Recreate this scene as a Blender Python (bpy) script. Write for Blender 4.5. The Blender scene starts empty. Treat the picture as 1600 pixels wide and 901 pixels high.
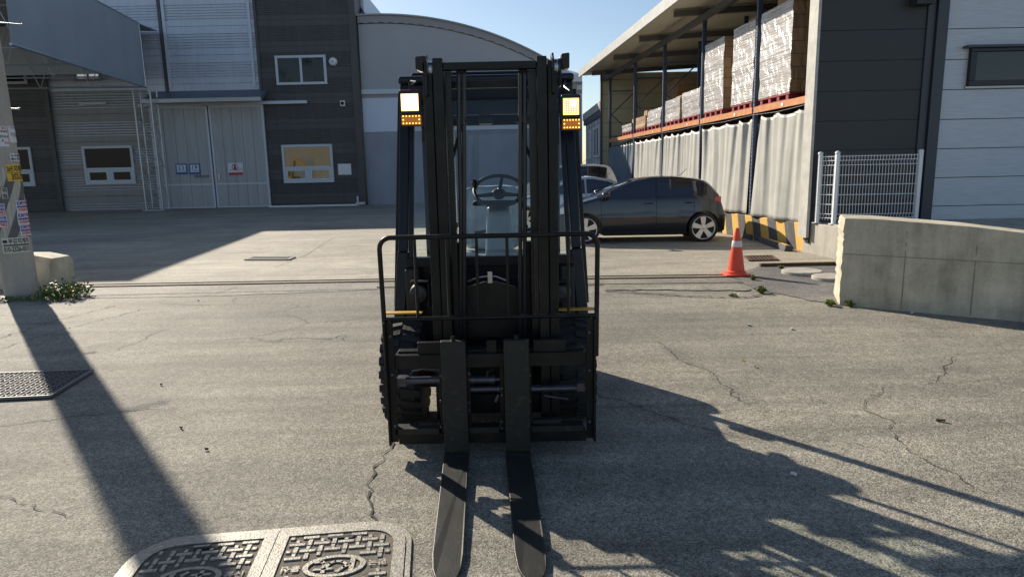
import bpy, bmesh, math, random
from mathutils import Vector, Matrix
random.seed(7)
C = bpy.context.scene
R = math.radians
# ------------------------------------------------------------------ camera, sky, sun, exposure
FPX, PITCH, ROLL, CAMH = 1030.0, R(10.0), R(1.2), 1.6
cam = bpy.data.cameras.new("camera"); camo = bpy.data.objects.new("camera", cam)
C.collection.objects.link(camo); C.camera = camo
cam.sensor_width = 36.0; cam.lens = 36.0 * FPX / 1600.0; cam.clip_end = 2000; cam.clip_start = 0.05
cf = Vector((0, math.cos(PITCH), -math.sin(PITCH))); cr = Vector((1, 0, 0)); cu = cr.cross(cf)
RR = cr * math.cos(ROLL) - cu * math.sin(ROLL); UU = cu * math.cos(ROLL) + cr * math.sin(ROLL)
mw = Matrix((RR, UU, -cf)).transposed().to_4x4(); mw.translation = (0, 0, CAMH); camo.matrix_world = mw
EYE = Vector((0, 0, CAMH))
SUN_EL, SUN_AZ = 29.5, -39.5           # azimuth measured from +Y, negative = to the left
W = bpy.data.worlds.new("World"); C.world = W; W.use_nodes = True
nt = W.node_tree; bg = nt.nodes['Background']
sky = nt.nodes.new('ShaderNodeTexSky'); sky.sky_type = 'NISHITA'; sky.sun_disc = False
sky.sun_elevation = R(SUN_EL); sky.sun_rotation = R(SUN_AZ); sky.air_density = 1.0; sky.dust_density = 0.6; sky.ozone_density = 1.5
nt.links.new(sky.outputs[0], bg.inputs[0]); bg.inputs[1].default_value = 0.084
sl = bpy.data.lights.new("sun", 'SUN'); sl.energy = 5.0; sl.angle = R(0.55); sl.color = (1.0, 0.90, 0.76)
so = bpy.data.objects.new("sun", sl); C.collection.objects.link(so)
sd = Vector((math.sin(R(SUN_AZ)) * math.cos(R(SUN_EL)), math.cos(R(SUN_AZ)) * math.cos(R(SUN_EL)), math.sin(R(SUN_EL))))
so.rotation_euler = sd.to_track_quat('Z', 'Y').to_euler(); so.location = (-20, 20, 30)
C.view_settings.view_transform = 'Standard'; C.view_settings.look = 'None'
C.view_settings.exposure = 0.57; C.view_settings.gamma = 1; C.view_settings.use_curve_mapping = False
C.render.engine = 'CYCLES'

# surveying helpers: direction of a sight line, where it meets the ground or an upright plane (used to measure the place)
def ray(px, py): return cf * FPX + RR * (px - 800) - UU * (py - 450.5)
def G(px, py, z=0.0):
    d = ray(px, py); return EYE + d * ((z - CAMH) / d.z)
def PY(px, py, Y):
    d = ray(px, py); return EYE + d * (Y / d.y)
def PL(px, py, x0=5.6, y0=12.3, s=-0.0813):
    d = ray(px, py); t = (x0 - s * y0) / (d.x - s * d.y); return EYE + d * t

# ------------------------------------------------------------------ mesh builder
class MB:
    def __init__(s): s.v = []; s.f = []; s.m = []
    def add(s, vs, fs, mi=0):
        n = len(s.v); s.v += [Vector(p) for p in vs]
        for f in fs: s.f.append([n + i for i in f]); s.m.append(mi)
        return s
    def box(s, x0, x1, y0, y1, z0, z1, mi=0):
        vs = [(x, y, z) for z in (z0, z1) for x, y in ((x0, y0), (x1, y0), (x1, y1), (x0, y1))]
        return s.add(vs, [(3, 2, 1, 0), (4, 5, 6, 7), (0, 1, 5, 4), (1, 2, 6, 5), (2, 3, 7, 6), (3, 0, 4, 7)], mi)
    def obox(s, c, sx, sy, sz, rx=0, ry=0, rz=0, mi=0):
        from mathutils import Euler
        m = Euler((rx, ry, rz)).to_matrix(); c = Vector(c)
        vs = [c + m @ Vector((x * sx / 2, y * sy / 2, z * sz / 2)) for z in (-1, 1) for x, y in ((-1, -1), (1, -1), (1, 1), (-1, 1))]
        return s.add(vs, [(3, 2, 1, 0), (4, 5, 6, 7), (0, 1, 5, 4), (1, 2, 6, 5), (2, 3, 7, 6), (3, 0, 4, 7)], mi)
    def bar(s, p, q, w, h, up=(0, 0, 1), mi=0):
        p = Vector(p); q = Vector(q); d = (q - p).normalized(); u = Vector(up)
        a = d.cross(u)
        if a.length < 1e-4: a = d.cross(Vector((0, 1, 0)))
        a.normalize(); b = a.cross(d).normalized(); a *= w / 2; b *= h / 2
        vs = [e + x * a + y * b for e in (p, q) for x, y in ((-1, -1), (1, -1), (1, 1), (-1, 1))]
        return s.add(vs, [(3, 2, 1, 0), (4, 5, 6, 7), (0, 1, 5, 4), (1, 2, 6, 5), (2, 3, 7, 6), (3, 0, 4, 7)], mi)
    def tube(s, pts, r, n=10, mi=0, closed=False):
        pts = [Vector(p) for p in pts]; k = len(pts)
        rs = r if isinstance(r, (list, tuple)) else [r] * k
        ref = None; rings = []
        for i, p in enumerate(pts):
            if closed: d = pts[(i + 1) % k] - pts[i - 1]
            else: d = pts[min(i + 1, k - 1)] - pts[max(i - 1, 0)]
            d.normalize()
            if ref is None: ref = d.cross(Vector((0, 0, 1)) if abs(d.z) < 0.9 else Vector((1, 0, 0)))
            ref = (ref - d * ref.dot(d)).normalized(); b = d.cross(ref)
            rings.append([p + (ref * math.cos(2 * math.pi * j / n) + b * math.sin(2 * math.pi * j / n)) * rs[i] for j in range(n)])
        vs = [q for ring in rings for q in ring]; fs = []
        for i in range(k if closed else k - 1):
            a = i * n; c = ((i + 1) % k) * n
            for j in range(n): fs.append((a + j, a + (j + 1) % n, c + (j + 1) % n, c + j))
        if not closed: fs += [tuple(range(n))[::-1], tuple((k - 1) * n + j for j in range(n))]
        return s.add(vs, fs, mi)
    def lathe(s, prof, o, ax=(0, 0, 1), n=24, mi=0, sx=1.0):
        ax = Vector(ax).normalized(); o = Vector(o)
        u = ax.cross(Vector((0, 0, 1)) if abs(ax.z) < 0.9 else Vector((1, 0, 0))).normalized(); w = ax.cross(u)
        vs = []; fs = []
        for r, h in prof:
            for j in range(n):
                a = 2 * math.pi * j / n; vs.append(o + ax * h + (u * math.cos(a) + w * math.sin(a)) * r)
        for i in range(len(prof) - 1):
            for j in range(n): fs.append((i * n + j, i * n + (j + 1) % n, (i + 1) * n + (j + 1) % n, (i + 1) * n + j))
        fs += [tuple(range(n))[::-1], tuple((len(prof) - 1) * n + j for j in range(n))]
        return s.add(vs, fs, mi)
    def prism(s, poly, vec, mi=0):
        n = len(poly); p = [Vector(a) for a in poly]; q = [a + Vector(vec) for a in p]
        return s.add(p + q, [tuple(range(n))[::-1], tuple(range(n, 2 * n))] + [(i, (i + 1) % n, n + (i + 1) % n, n + i) for i in range(n)], mi)
    def build(s, name, mat, parent=None, smooth=0, bevel=0, local=False, kind=None, seg=2, origin=None):
        me = bpy.data.meshes.new(name)
        off = Vector((0, 0, 0))
        if parent is not None:
            if not local:
                p = parent
                while p is not None: off += p.location; p = p.parent
        elif not local:
            xs = [v.x for v in s.v]; ys = [v.y for v in s.v]; zs = [v.z for v in s.v]
            off = Vector(((min(xs) + max(xs)) / 2, (min(ys) + max(ys)) / 2, min(zs)))
            if origin is not None: off = Vector(origin)
        me.from_pydata([v - off for v in s.v], [], s.f)
        mats = mat if isinstance(mat, (list, tuple)) else [mat]
        for m in mats: me.materials.append(m)
        if len(mats) > 1:
            for p, mi in zip(me.polygons, s.m): p.material_index = mi
        bm = bmesh.new(); bm.from_mesh(me); bmesh.ops.recalc_face_normals(bm, faces=bm.faces); bm.to_mesh(me); bm.free()
        if smooth:
            me.shade_smooth(); me.set_sharp_from_angle(angle=R(smooth))
        me.update()
        o = bpy.data.objects.new(name, me); C.collection.objects.link(o)
        if parent is not None: o.parent = parent
        elif not local: o.location = off
        if kind: o['kind'] = kind
        if bevel:
            b = o.modifiers.new('bevel', 'BEVEL'); b.width = bevel; b.segments = seg; b.limit_method = 'ANGLE'; b.angle_limit = R(40)
        return o
def tag(o, label, cat, group=None):
    o['label'] = label; o['category'] = cat
    if group: o['group'] = group
    return o
def thing(name, label, cat, loc=(0, 0, 0), group=None):
    o = bpy.data.objects.new(name, None); C.collection.objects.link(o); o.location = loc; o.empty_display_size = 0.1
    return tag(o, label, cat, group)
def dup(o, parent=None):
    c = o.copy(); C.collection.objects.link(c); c.parent = parent
    for ch in list(o.children): dup(ch, c)
    return c
def text(body, size, mapper, mat, parent, name='lettering', bold=0.0, fit=None, kind=None, local=False, subdiv=0):
    """letters as a mesh; mapper((x, y)) with x, y in 0..1 of the fitted rectangle gives the world point"""
    cu_ = bpy.data.curves.new('lettering', 'FONT'); cu_.body = body; cu_.resolution_u = 3; cu_.offset = bold
    ob = bpy.data.objects.new('lettering', cu_); C.collection.objects.link(ob)
    bpy.context.view_layer.update()
    me = bpy.data.meshes.new_from_object(ob.evaluated_get(bpy.context.evaluated_depsgraph_get()))
    bpy.data.objects.remove(ob); bpy.data.curves.remove(cu_)
    xs = [v.co.x for v in me.vertices]; ys = [v.co.y for v in me.vertices]
    x0, x1, y0, y1 = min(xs), max(xs), min(ys), max(ys)
    mb = MB()
    mb.add([mapper(((v.co.x - x0) / (x1 - x0), (v.co.y - y0) / (y1 - y0))) for v in me.vertices], [tuple(p.vertices) for p in me.polygons])
    bpy.data.meshes.remove(me)
    return mb.build(name, mat, parent, local=local)

# ------------------------------------------------------------------ materials
MATS = {}
def M(name, col, rough=0.55, metal=0.0, var=0.0, vs=3.0, bump=0.0, bs=60.0, col2=None, spec=0.5, coat=0.0, stretch=(1, 1, 1), detail=6, vthr=None):
    if name in MATS: return MATS[name]
    m = bpy.data.materials.new(name); m.use_nodes = True; t = m.node_tree; b = t.nodes['Principled BSDF']
    b.inputs['Base Color'].default_value = (*col, 1); b.inputs['Roughness'].default_value = rough; b.inputs['Metallic'].default_value = metal
    b.inputs['Specular IOR Level'].default_value = spec; b.inputs['Coat Weight'].default_value = coat; b.inputs['Coat Roughness'].default_value = 0.03
    tc = t.nodes.new('ShaderNodeTexCoord'); mp = t.nodes.new('ShaderNodeMapping'); mp.inputs['Scale'].default_value = stretch
    t.links.new(tc.outputs['Object'], mp.inputs[0])
    if var or col2:
        n = t.nodes.new('ShaderNodeTexNoise'); n.inputs['Scale'].default_value = vs; n.inputs['Detail'].default_value = detail; n.inputs['Roughness'].default_value = 0.6
        t.links.new(mp.outputs[0], n.inputs['Vector'])
        rp = t.nodes.new('ShaderNodeValToRGB'); lo, hi = vthr or (0.3, 0.7); rp.color_ramp.elements[0].position = lo; rp.color_ramp.elements[1].position = hi
        c2 = col2 or tuple(c * (1 + var) for c in col); c1 = col if col2 else tuple(c * (1 - var) for c in col)
        rp.color_ramp.elements[0].color = (*c1, 1); rp.color_ramp.elements[1].color = (*[min(1, c) for c in c2], 1)
        t.links.new(n.outputs[0], rp.inputs[0]); t.links.new(rp.outputs[0], b.inputs['Base Color'])
        rr = t.nodes.new('ShaderNodeMapRange'); rr.inputs['To Min'].default_value = max(0.02, rough - 0.08); rr.inputs['To Max'].default_value = min(1, rough + 0.1)
        t.links.new(n.outputs[0], rr.inputs[0]); t.links.new(rr.outputs[0], b.inputs['Roughness'])
    if bump:
        n2 = t.nodes.new('ShaderNodeTexNoise'); n2.inputs['Scale'].default_value = bs; n2.inputs['Detail'].default_value = 5
        t.links.new(mp.outputs[0], n2.inputs['Vector'])
        bp = t.nodes.new('ShaderNodeBump'); bp.inputs['Strength'].default_value = bump; bp.inputs['Distance'].default_value = 0.01
        t.links.new(n2.outputs[0], bp.inputs['Height']); t.links.new(bp.outputs[0], b.inputs['Normal'])
    MATS[name] = m; return m
def glass(name, tint, refl=0.06, rough=0.02):
    m = bpy.data.materials.new(name); m.use_nodes = True; t = m.node_tree
    t.nodes.remove(t.nodes['Principled BSDF']); out = t.nodes['Material Output']
    a = t.nodes.new('ShaderNodeBsdfTransparent'); a.inputs[0].default_value = (*tint, 1)
    g = t.nodes.new('ShaderNodeBsdfGlossy'); g.inputs['Roughness'].default_value = rough
    fr = t.nodes.new('ShaderNodeLayerWeight'); fr.inputs[0].default_value = 0.12
    mr = t.nodes.new('ShaderNodeMapRange'); mr.inputs['To Min'].default_value = refl; mr.inputs['To Max'].default_value = 0.8
    mx = t.nodes.new('ShaderNodeMixShader')
    t.links.new(fr.outputs['Facing'], mr.inputs[0])
    pw = t.nodes.new('ShaderNodeMath'); pw.operation = 'POWER'; pw.inputs[1].default_value = 3
    t.links.new(fr.outputs['Facing'], pw.inputs[0]); t.links.new(pw.outputs[0], mr.inputs[0])
    t.links.new(mr.outputs[0], mx.inputs[0]); t.links.new(a.outputs[0], mx.inputs[1]); t.links.new(g.outputs[0], mx.inputs[2])
    t.links.new(mx.outputs[0], out.inputs[0]); MATS[name] = m; return m
def emit(name, col, s, base=None):
    m = bpy.data.materials.new(name); m.use_nodes = True; b = m.node_tree.nodes['Principled BSDF']
    b.inputs['Base Color'].default_value = (*(base or col), 1); b.inputs['Emission Color'].default_value = (*col, 1); b.inputs['Emission Strength'].default_value = s
    b.inputs['Roughness'].default_value = 0.3
    MATS[name] = m; return m
def asphalt(name, base, tint, speck=1.0, crack=1.0, streak=0.8, bumpk=1.0):
    m = bpy.data.materials.new(name); m.use_nodes = True; t = m.node_tree; b = t.nodes['Principled BSDF']; L = t.links.new
    b.inputs['Roughness'].default_value = 0.82; b.inputs['Specular IOR Level'].default_value = 0.45
    tc = t.nodes.new('ShaderNodeTexCoord'); P = tc.outputs['Object']
    def noise(s, d=6, r=0.6, vec=P, dist=0):
        n = t.nodes.new('ShaderNodeTexNoise'); n.inputs['Scale'].default_value = s; n.inputs['Detail'].default_value = d; n.inputs['Roughness'].default_value = r; n.inputs['Distortion'].default_value = dist
        L(vec, n.inputs['Vector']); return n.outputs[0]
    def ramp(src, lo, hi, a, c):
        r = t.nodes.new('ShaderNodeMapRange'); r.inputs['From Min'].default_value = lo; r.inputs['From Max'].default_value = hi; r.inputs['To Min'].default_value = a; r.inputs['To Max'].default_value = c
        L(src, r.inputs[0]); return r.outputs[0]
    def mul(a, c):
        k = t.nodes.new('ShaderNodeMath'); k.operation = 'MULTIPLY'
        for i, q in enumerate((a, c)):
            if isinstance(q, (int, float)): k.inputs[i].default_value = q
            else: L(q, k.inputs[i])
        return k.outputs[0]
    vor = t.nodes.new('ShaderNodeTexVoronoi'); vor.inputs['Scale'].default_value = 150; L(P, vor.inputs['Vector'])
    sep = t.nodes.new('ShaderNodeSeparateColor'); L(vor.outputs['Color'], sep.inputs[0])
    chips = ramp(sep.outputs[0], 0, 1, 1 - 0.58 * speck, 1 + 0.62 * speck)
    vor2 = t.nodes.new('ShaderNodeTexVoronoi'); vor2.inputs['Scale'].default_value = 45; L(P, vor2.inputs['Vector'])
    sep2 = t.nodes.new('ShaderNodeSeparateColor'); L(vor2.outputs['Color'], sep2.inputs[0])
    chips2 = ramp(sep2.outputs[1], 0, 1, 1 - 0.17 * speck, 1 + 0.18 * speck)
    vor3 = t.nodes.new('ShaderNodeTexVoronoi'); vor3.inputs['Scale'].default_value = 17; L(P, vor3.inputs['Vector'])
    sep3 = t.nodes.new('ShaderNodeSeparateColor'); L(vor3.outputs['Color'], sep3.inputs[0])
    chips2 = mul(chips2, ramp(sep3.outputs[2], 0, 1, 1 - 0.06 * speck, 1 + 0.06 * speck))
    big = ramp(noise(0.22, 5), 0.32, 0.68, 0.78, 1.16); mid = ramp(noise(2.3, 6), 0.3, 0.7, 0.9, 1.1)
    mp = t.nodes.new('ShaderNodeMapping'); mp.inputs['Scale'].default_value = (0.25, 2.4, 1); mp.inputs['Rotation'].default_value = (0, 0, R(8)); L(P, mp.inputs[0])
    st = ramp(noise(1.6, 7, 0.65, mp.outputs[0], 0.6), 0.3, 0.72, 1 - 0.34 * streak, 1 + 0.24 * streak)
    stain = ramp(noise(0.9, 4, 0.5, P, 1.2), 0.62, 0.72, 1.0, 0.8)
    f = mul(mul(mul(chips, chips2), mul(big, mid)), mul(st, stain))
    # wandering cracks
    vc = t.nodes.new('ShaderNodeTexVoronoi'); vc.feature = 'DISTANCE_TO_EDGE'; vc.inputs['Scale'].default_value = 0.42
    ds = t.nodes.new('ShaderNodeTexNoise'); ds.inputs['Scale'].default_value = 3.0; ds.inputs['Detail'].default_value = 8; L(P, ds.inputs['Vector'])
    va = t.nodes.new('ShaderNodeVectorMath'); va.operation = 'MULTIPLY_ADD'; va.inputs[1].default_value = (0.28, 0.28, 0.28); L(ds.outputs['Color'], va.inputs[0]); L(P, va.inputs[2])
    L(va.outputs[0], vc.inputs['Vector'])
    ck = ramp(vc.outputs['Distance'], 0.0008, 0.0034, 1.0, 0.0)
    mask = ramp(noise(0.5, 2, 0.5), 0.5, 0.58, 0.0, 1.0 * crack)
    ckm = mul(ck, mask)
    inv = ramp(ckm, 0, 1, 1.0, 0.38)
    f = mul(f, inv)
    mp2 = t.nodes.new('ShaderNodeMapping'); mp2.inputs['Scale'].default_value = (0.10, 1.1, 1); mp2.inputs['Rotation'].default_value = (0, 0, R(-14)); L(P, mp2.inputs[0])
    f = mul(f, ramp(noise(0.9, 5, 0.55, mp2.outputs[0], 1.5), 0.35, 0.65, 0.86, 1.12))
    f = mul(f, ramp(mul(ramp(vc.outputs['Distance'], 0.0, 0.03, 1.0, 0.0), mul(mask, noise(14, 4))), 0, 1, 1.0, 0.62))
    oil = noise(0.55, 6, 0.7, mp2.outputs[0], 2.5); f = mul(f, ramp(noise(1.7, 5, 0.6, P, 2.0), 0.66, 0.74, 1.0, 0.72))
    cc = t.nodes.new('ShaderNodeMix'); cc.data_type = 'RGBA'; cc.inputs[6].default_value = (*base, 1); cc.inputs[7].default_value = (*tint, 1)
    L(ramp(noise(1.1, 4), 0.35, 0.65, 0, 1), cc.inputs[0])
    vm = t.nodes.new('ShaderNodeVectorMath'); vm.operation = 'SCALE'; L(cc.outputs[2], vm.inputs[0]); L(f, vm.inputs['Scale'])
    L(vm.outputs[0], b.inputs['Base Color'])
    bp = t.nodes.new('ShaderNodeBump'); bp.inputs['Strength'].default_value = 0.55 * bumpk; bp.inputs['Distance'].default_value = 0.006
    hh = t.nodes.new('ShaderNodeMath'); hh.operation = 'ADD'; L(noise(70, 4, 0.7), hh.inputs[0]); L(ramp(vor.outputs['Distance'], 0, 1, 0.6, 0), hh.inputs[1])
    h2 = t.nodes.new('ShaderNodeMath'); h2.operation = 'SUBTRACT'; L(hh.outputs[0], h2.inputs[0]); L(mul(ckm, 2.0), h2.inputs[1])
    L(h2.outputs[0], bp.inputs['Height']); L(bp.outputs[0], b.inputs['Normal'])
    MATS[name] = m; return m
def concrete_wall_mat(name, col, dark, stain=1.0):
    m = bpy.data.materials.new(name); m.use_nodes = True; t = m.node_tree; b = t.nodes['Principled BSDF']; L = t.links.new
    b.inputs['Roughness'].default_value = 0.85
    tc = t.nodes.new('ShaderNodeTexCoord'); P = tc.outputs['Object']
    def nz(s, vec, d=8):
        n = t.nodes.new('ShaderNodeTexNoise'); n.inputs['Scale'].default_value = s; n.inputs['Detail'].default_value = d; n.inputs['Roughness'].default_value = 0.65; L(vec, n.inputs['Vector']); return n.outputs[0]
    mp = t.nodes.new('ShaderNodeMapping'); mp.inputs['Scale'].default_value = (3, 3, 0.35); L(P, mp.inputs[0])
    a = nz(1.6, mp.outputs[0]); c = nz(2.2, P); d = nz(40, P, 4)
    ad = t.nodes.new('ShaderNodeMath'); ad.operation = 'ADD'; L(a, ad.inputs[0]); L(c, ad.inputs[1])
    ad2 = t.nodes.new('ShaderNodeMath'); ad2.operation = 'MULTIPLY_ADD'; ad2.inputs[1].default_value = 0.25; L(d, ad2.inputs[0]); L(ad.outputs[0], ad2.inputs[2])
    rp = t.nodes.new('ShaderNodeValToRGB'); rp.color_ramp.elements[0].position = 0.42; rp.color_ramp.elements[1].position = 0.7
    rp.color_ramp.elements[0].color = (*dark, 1); rp.color_ramp.elements[1].color = (*col, 1)
    hf = t.nodes.new('ShaderNodeMath'); hf.operation = 'MULTIPLY'; hf.inputs[1].default_value = 0.5; L(ad2.outputs[0], hf.inputs[0])
    L(hf.outputs[0], rp.inputs[0]); L(rp.outputs[0], b.inputs['Base Color'])
    bp = t.nodes.new('ShaderNodeBump'); bp.inputs['Strength'].default_value = 0.4; bp.inputs['Distance'].default_value = 0.008; L(nz(18, P, 8), bp.inputs['Height']); L(bp.outputs[0], b.inputs['Normal'])
    MATS[name] = m; return m
def carton_mat(name, wrap):
    """stacked cartons; wrap=True adds stretch film over them"""
    m = bpy.data.materials.new(name); m.use_nodes = True; t = m.node_tree; b = t.nodes['Principled BSDF']; L = t.links.new
    tc = t.nodes.new('ShaderNodeTexCoord'); sp = t.nodes.new('ShaderNodeSeparateXYZ'); L(tc.outputs['Object'], sp.inputs[0])
    ad = t.nodes.new('ShaderNodeMath'); ad.operation = 'ADD'; L(sp.outputs[0], ad.inputs[0]); L(sp.outputs[1], ad.inputs[1])
    cb = t.nodes.new('ShaderNodeCombineXYZ'); L(ad.outputs[0], cb.inputs[0]); L(sp.outputs[2], cb.inputs[1])
    br = t.nodes.new('ShaderNodeTexBrick'); L(cb.outputs[0], br.inputs[0]); br.inputs['Scale'].default_value = 1.0
    br.inputs['Brick Width'].default_value = 0.36; br.inputs['Row Height'].default_value = 0.24; br.inputs['Mortar Size'].default_value = 0.006
    br.inputs['Color1'].default_value = (0.36, 0.23, 0.12, 1); br.inputs['Color2'].default_value = (0.27, 0.17, 0.09, 1); br.inputs['Mortar'].default_value = (0.08, 0.05, 0.03, 1)
    last = br.outputs[0]; b.inputs['Roughness'].default_value = 0.75
    if wrap:
        def nz(sc, rot, sx, det=8, dist=0.4):
            mp = t.nodes.new('ShaderNodeMapping'); mp.inputs['Scale'].default_value = sc; mp.inputs['Rotation'].default_value = rot; L(tc.outputs['Object'], mp.inputs[0])
            n = t.nodes.new('ShaderNodeTexNoise'); n.inputs['Scale'].default_value = sx; n.inputs['Detail'].default_value = det; n.inputs['Roughness'].default_value = 0.62; n.inputs['Distortion'].default_value = dist; L(mp.outputs[0], n.inputs['Vector']); return n.outputs[0]
        folds = nz((0.5, 0.5, 16), (0.12, 0.06, 0), 2.0); cover = nz((0.7, 0.7, 2.5), (0.2, 0.1, 0), 1.6, 4)
        rp = t.nodes.new('ShaderNodeMapRange'); rp.inputs['From Min'].default_value = 0.35; rp.inputs['From Max'].default_value = 0.6; rp.inputs['To Min'].default_value = 0.55; rp.inputs['To Max'].default_value = 0.9; L(cover, rp.inputs[0])
        wr_ = t.nodes.new('ShaderNodeValToRGB'); wr_.color_ramp.elements[0].position = 0.38; wr_.color_ramp.elements[1].position = 0.62; wr_.color_ramp.elements[0].color = (0.34, 0.35, 0.36, 1); wr_.color_ramp.elements[1].color = (0.74, 0.75, 0.76, 1); L(folds, wr_.inputs[0])  # film highlights painted as pale streaks along the folds
        mx = t.nodes.new('ShaderNodeMix'); mx.data_type = 'RGBA'; L(rp.outputs[0], mx.inputs[0]); L(last, mx.inputs[6]); L(wr_.outputs[0], mx.inputs[7]); last = mx.outputs[2]
        b.inputs['Roughness'].default_value = 0.24
        bp = t.nodes.new('ShaderNodeBump'); bp.inputs['Strength'].default_value = 0.6; bp.inputs['Distance'].default_value = 0.03; L(folds, bp.inputs['Height']); L(bp.outputs[0], b.inputs['Normal'])
    L(last, b.inputs['Base Color']); MATS[name] = m; return m

asph = asphalt('asphalt', (0.200, 0.185, 0.150), (0.238, 0.220, 0.177))
asph_dark = asphalt('asphalt_patch', (0.13, 0.127, 0.12), (0.165, 0.158, 0.145), crack=0.6)
apron = asphalt('apron_concrete', (0.30, 0.272, 0.215), (0.35, 0.315, 0.245), speck=0.8, crack=0.5, streak=0.7, bumpk=0.5)
conc = concrete_wall_mat('concrete', (0.66, 0.60, 0.46), (0.30, 0.27, 0.20))
conc_l = concrete_wall_mat('concrete_light', (0.47, 0.44, 0.38), (0.28, 0.26, 0.22))
polec = concrete_wall_mat('pole_concrete', (0.44, 0.41, 0.37), (0.30, 0.28, 0.25))
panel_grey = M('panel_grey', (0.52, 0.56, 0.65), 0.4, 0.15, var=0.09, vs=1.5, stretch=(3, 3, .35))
panel_grey2 = M('panel_grey_shaded_bay', (0.27, 0.265, 0.26), 0.5, var=0.10, vs=1.5, stretch=(3, 3, .35))  # darker copy of the wall grey, canopy shade put into the colour
panel_dark = M('panel_dark', (0.075, 0.072, 0.074), 0.5, var=0.2, vs=1.4, stretch=(3, 3, .3))
panel_black = M('panel_black', (0.030, 0.031, 0.035), 0.5, var=0.1, vs=0.8)
panel_silver = M('panel_silver', (0.50, 0.53, 0.58), 0.45, 0.2, var=0.16, vs=5.0, stretch=(0.5, 1, 12), bump=0.5, bs=9, vthr=(0.25, 0.75))
door_m = M('door_panel', (0.38, 0.395, 0.41), 0.45, var=0.12, vs=1.4, stretch=(3, 3, .3))
white_fr = M('white_frame', (0.55, 0.60, 0.66), 0.4)
white_p = M('white_paint', (0.72, 0.74, 0.76), 0.4, var=0.05, vs=6)
wglass = M('dark_window_glass', (0.010, 0.012, 0.014), 0.03, spec=0.5)
wglass2 = M('mirror_window_glass', (0.10, 0.10, 0.09), 0.03, 0.85)
dark_m = M('dark_void', (0.006, 0.006, 0.007), 0.8)
tarp_grey = M('tarp_grey', (0.32, 0.35, 0.39), 0.5, var=0.06, vs=0.7, bump=0.25, bs=1.2)
hang_up = M('hangar_upper', (0.38, 0.39, 0.42), 0.6, var=0.05, vs=0.6, bump=0.2, bs=0.8)
hang_lo = M('hangar_lower', (0.29, 0.31, 0.37), 0.5, var=0.14, vs=1.1, bump=0.5, bs=1.3, stretch=(1, 1, .5))
hang_band = M('hangar_band', (0.62, 0.68, 0.80), 0.5, var=0.05, vs=0.8)
hang_edge = M('hangar_edge', (0.30, 0.29, 0.31), 0.6)
galv = M('galvanised', (0.42, 0.44, 0.47), 0.38, 0.7, var=0.1, vs=9)
steel = M('machined_steel', (0.45, 0.46, 0.48), 0.3, 0.9, var=0.1, vs=20)
awning_m = M('awning_sheet', (0.13, 0.155, 0.19), 0.4, 0.2, var=0.06, vs=2)
blk = M('mast_black', (0.009, 0.0085, 0.008), 0.36, var=0.4, vs=7, col2=(0.026, 0.024, 0.021), vthr=(0.45, 0.75), bump=0.15, bs=90, spec=0.28)
blk2 = M('fork_black', (0.020, 0.021, 0.019), 0.45, spec=0.35, col2=(0.055, 0.052, 0.046), vthr=(0.52, 0.85), vs=7, stretch=(3, .8, 3), bump=0.1, bs=120)
navy = M('cab_frame_navy', (0.008, 0.0095, 0.017), 0.3, var=0.15, vs=4, spec=0.3)
plas = M('black_plastic', (0.015, 0.015, 0.017), 0.5)
chainm = M('greasy_chain', (0.008, 0.008, 0.008), 0.3, 0.2, var=0.4, vs=60)
rubber = M('rubber', (0.022, 0.021, 0.021), 0.75, var=0.3, vs=12, bump=0.3, bs=60)
hose_m = M('rubber_hose', (0.02, 0.02, 0.024), 0.35)
yel = M('body_yellow', (0.62, 0.36, 0.03), 0.4, var=0.12, vs=8)
rod_m = M('cylinder_rod', (0.10, 0.10, 0.12), 0.3, 0.6, var=0.2, vs=20)
film = M('plastic_covered_seat', (0.36, 0.43, 0.50), 0.22, var=0.3, vs=5, bump=0.6, bs=9, coat=0.5)
column_m = M('column_plastic', (0.24, 0.29, 0.33), 0.3, var=0.15, vs=6, bump=0.2, bs=8)
cabglass = glass('cab_glass', (0.86, 0.93, 0.91), 0.05)
carglass = M('car_glass', (0.035, 0.04, 0.055), 0.04, 0.5, spec=1.0, coat=0.8)
amber = emit('amber_lens', (1.0, 0.33, 0.02), 0.13, (0.6, 0.2, 0.01))
amber_led = emit('amber_led', (1.0, 0.60, 0.10), 3.0)
lamp_on = emit('lamp_lit', (1.0, 0.82, 0.55), 14.0)
lamp_halo = emit('lamp_halo', (1.0, 0.42, 0.12), 2.6, (0.6, 0.4, 0.3))
lamp_mid = emit('lamp_mid', (1.0, 0.68, 0.36), 5.0)
lamp_dim = emit('lamp_dim', (1.0, 0.70, 0.45), 1.1, (0.6, 0.5, 0.45))
car_paint = M('grey_metallic_paint', (0.032, 0.034, 0.042), 0.25, 0.55, coat=0.8)
car_silver = M('silver_paint', (0.45, 0.47, 0.50), 0.3, 0.6, coat=1.0)
car_white = M('white_car_paint', (0.62, 0.62, 0.60), 0.35, coat=0.8)
red_lens = M('red_lens', (0.55, 0.02, 0.015), 0.2, coat=1)
alloy = M('alloy_rim', (0.74, 0.72, 0.68), 0.25, 0.6)
roof_light = M('eave_flashing', (0.46, 0.46, 0.44), 0.5, var=0.1, vs=4)
panel_cream = M('cream_panel', (0.55, 0.52, 0.34), 0.6, var=0.06, vs=1.5)
soffit = M('soffit_sheet', (0.60, 0.56, 0.42), 0.65, var=0.08, vs=1.2)
rack_blue = M('rack_blue', (0.05, 0.075, 0.13), 0.4, 0.2, var=0.1, vs=6)
rack_orange = M('rack_orange', (0.55, 0.23, 0.09), 0.5, var=0.18, vs=7)
pallet_red = M('pallet_red', (0.26, 0.03, 0.035), 0.55)
curt = M('curtain_vinyl', (0.41, 0.405, 0.37), 0.5, var=0.08, vs=2.2, bump=0.35, bs=5)
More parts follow.
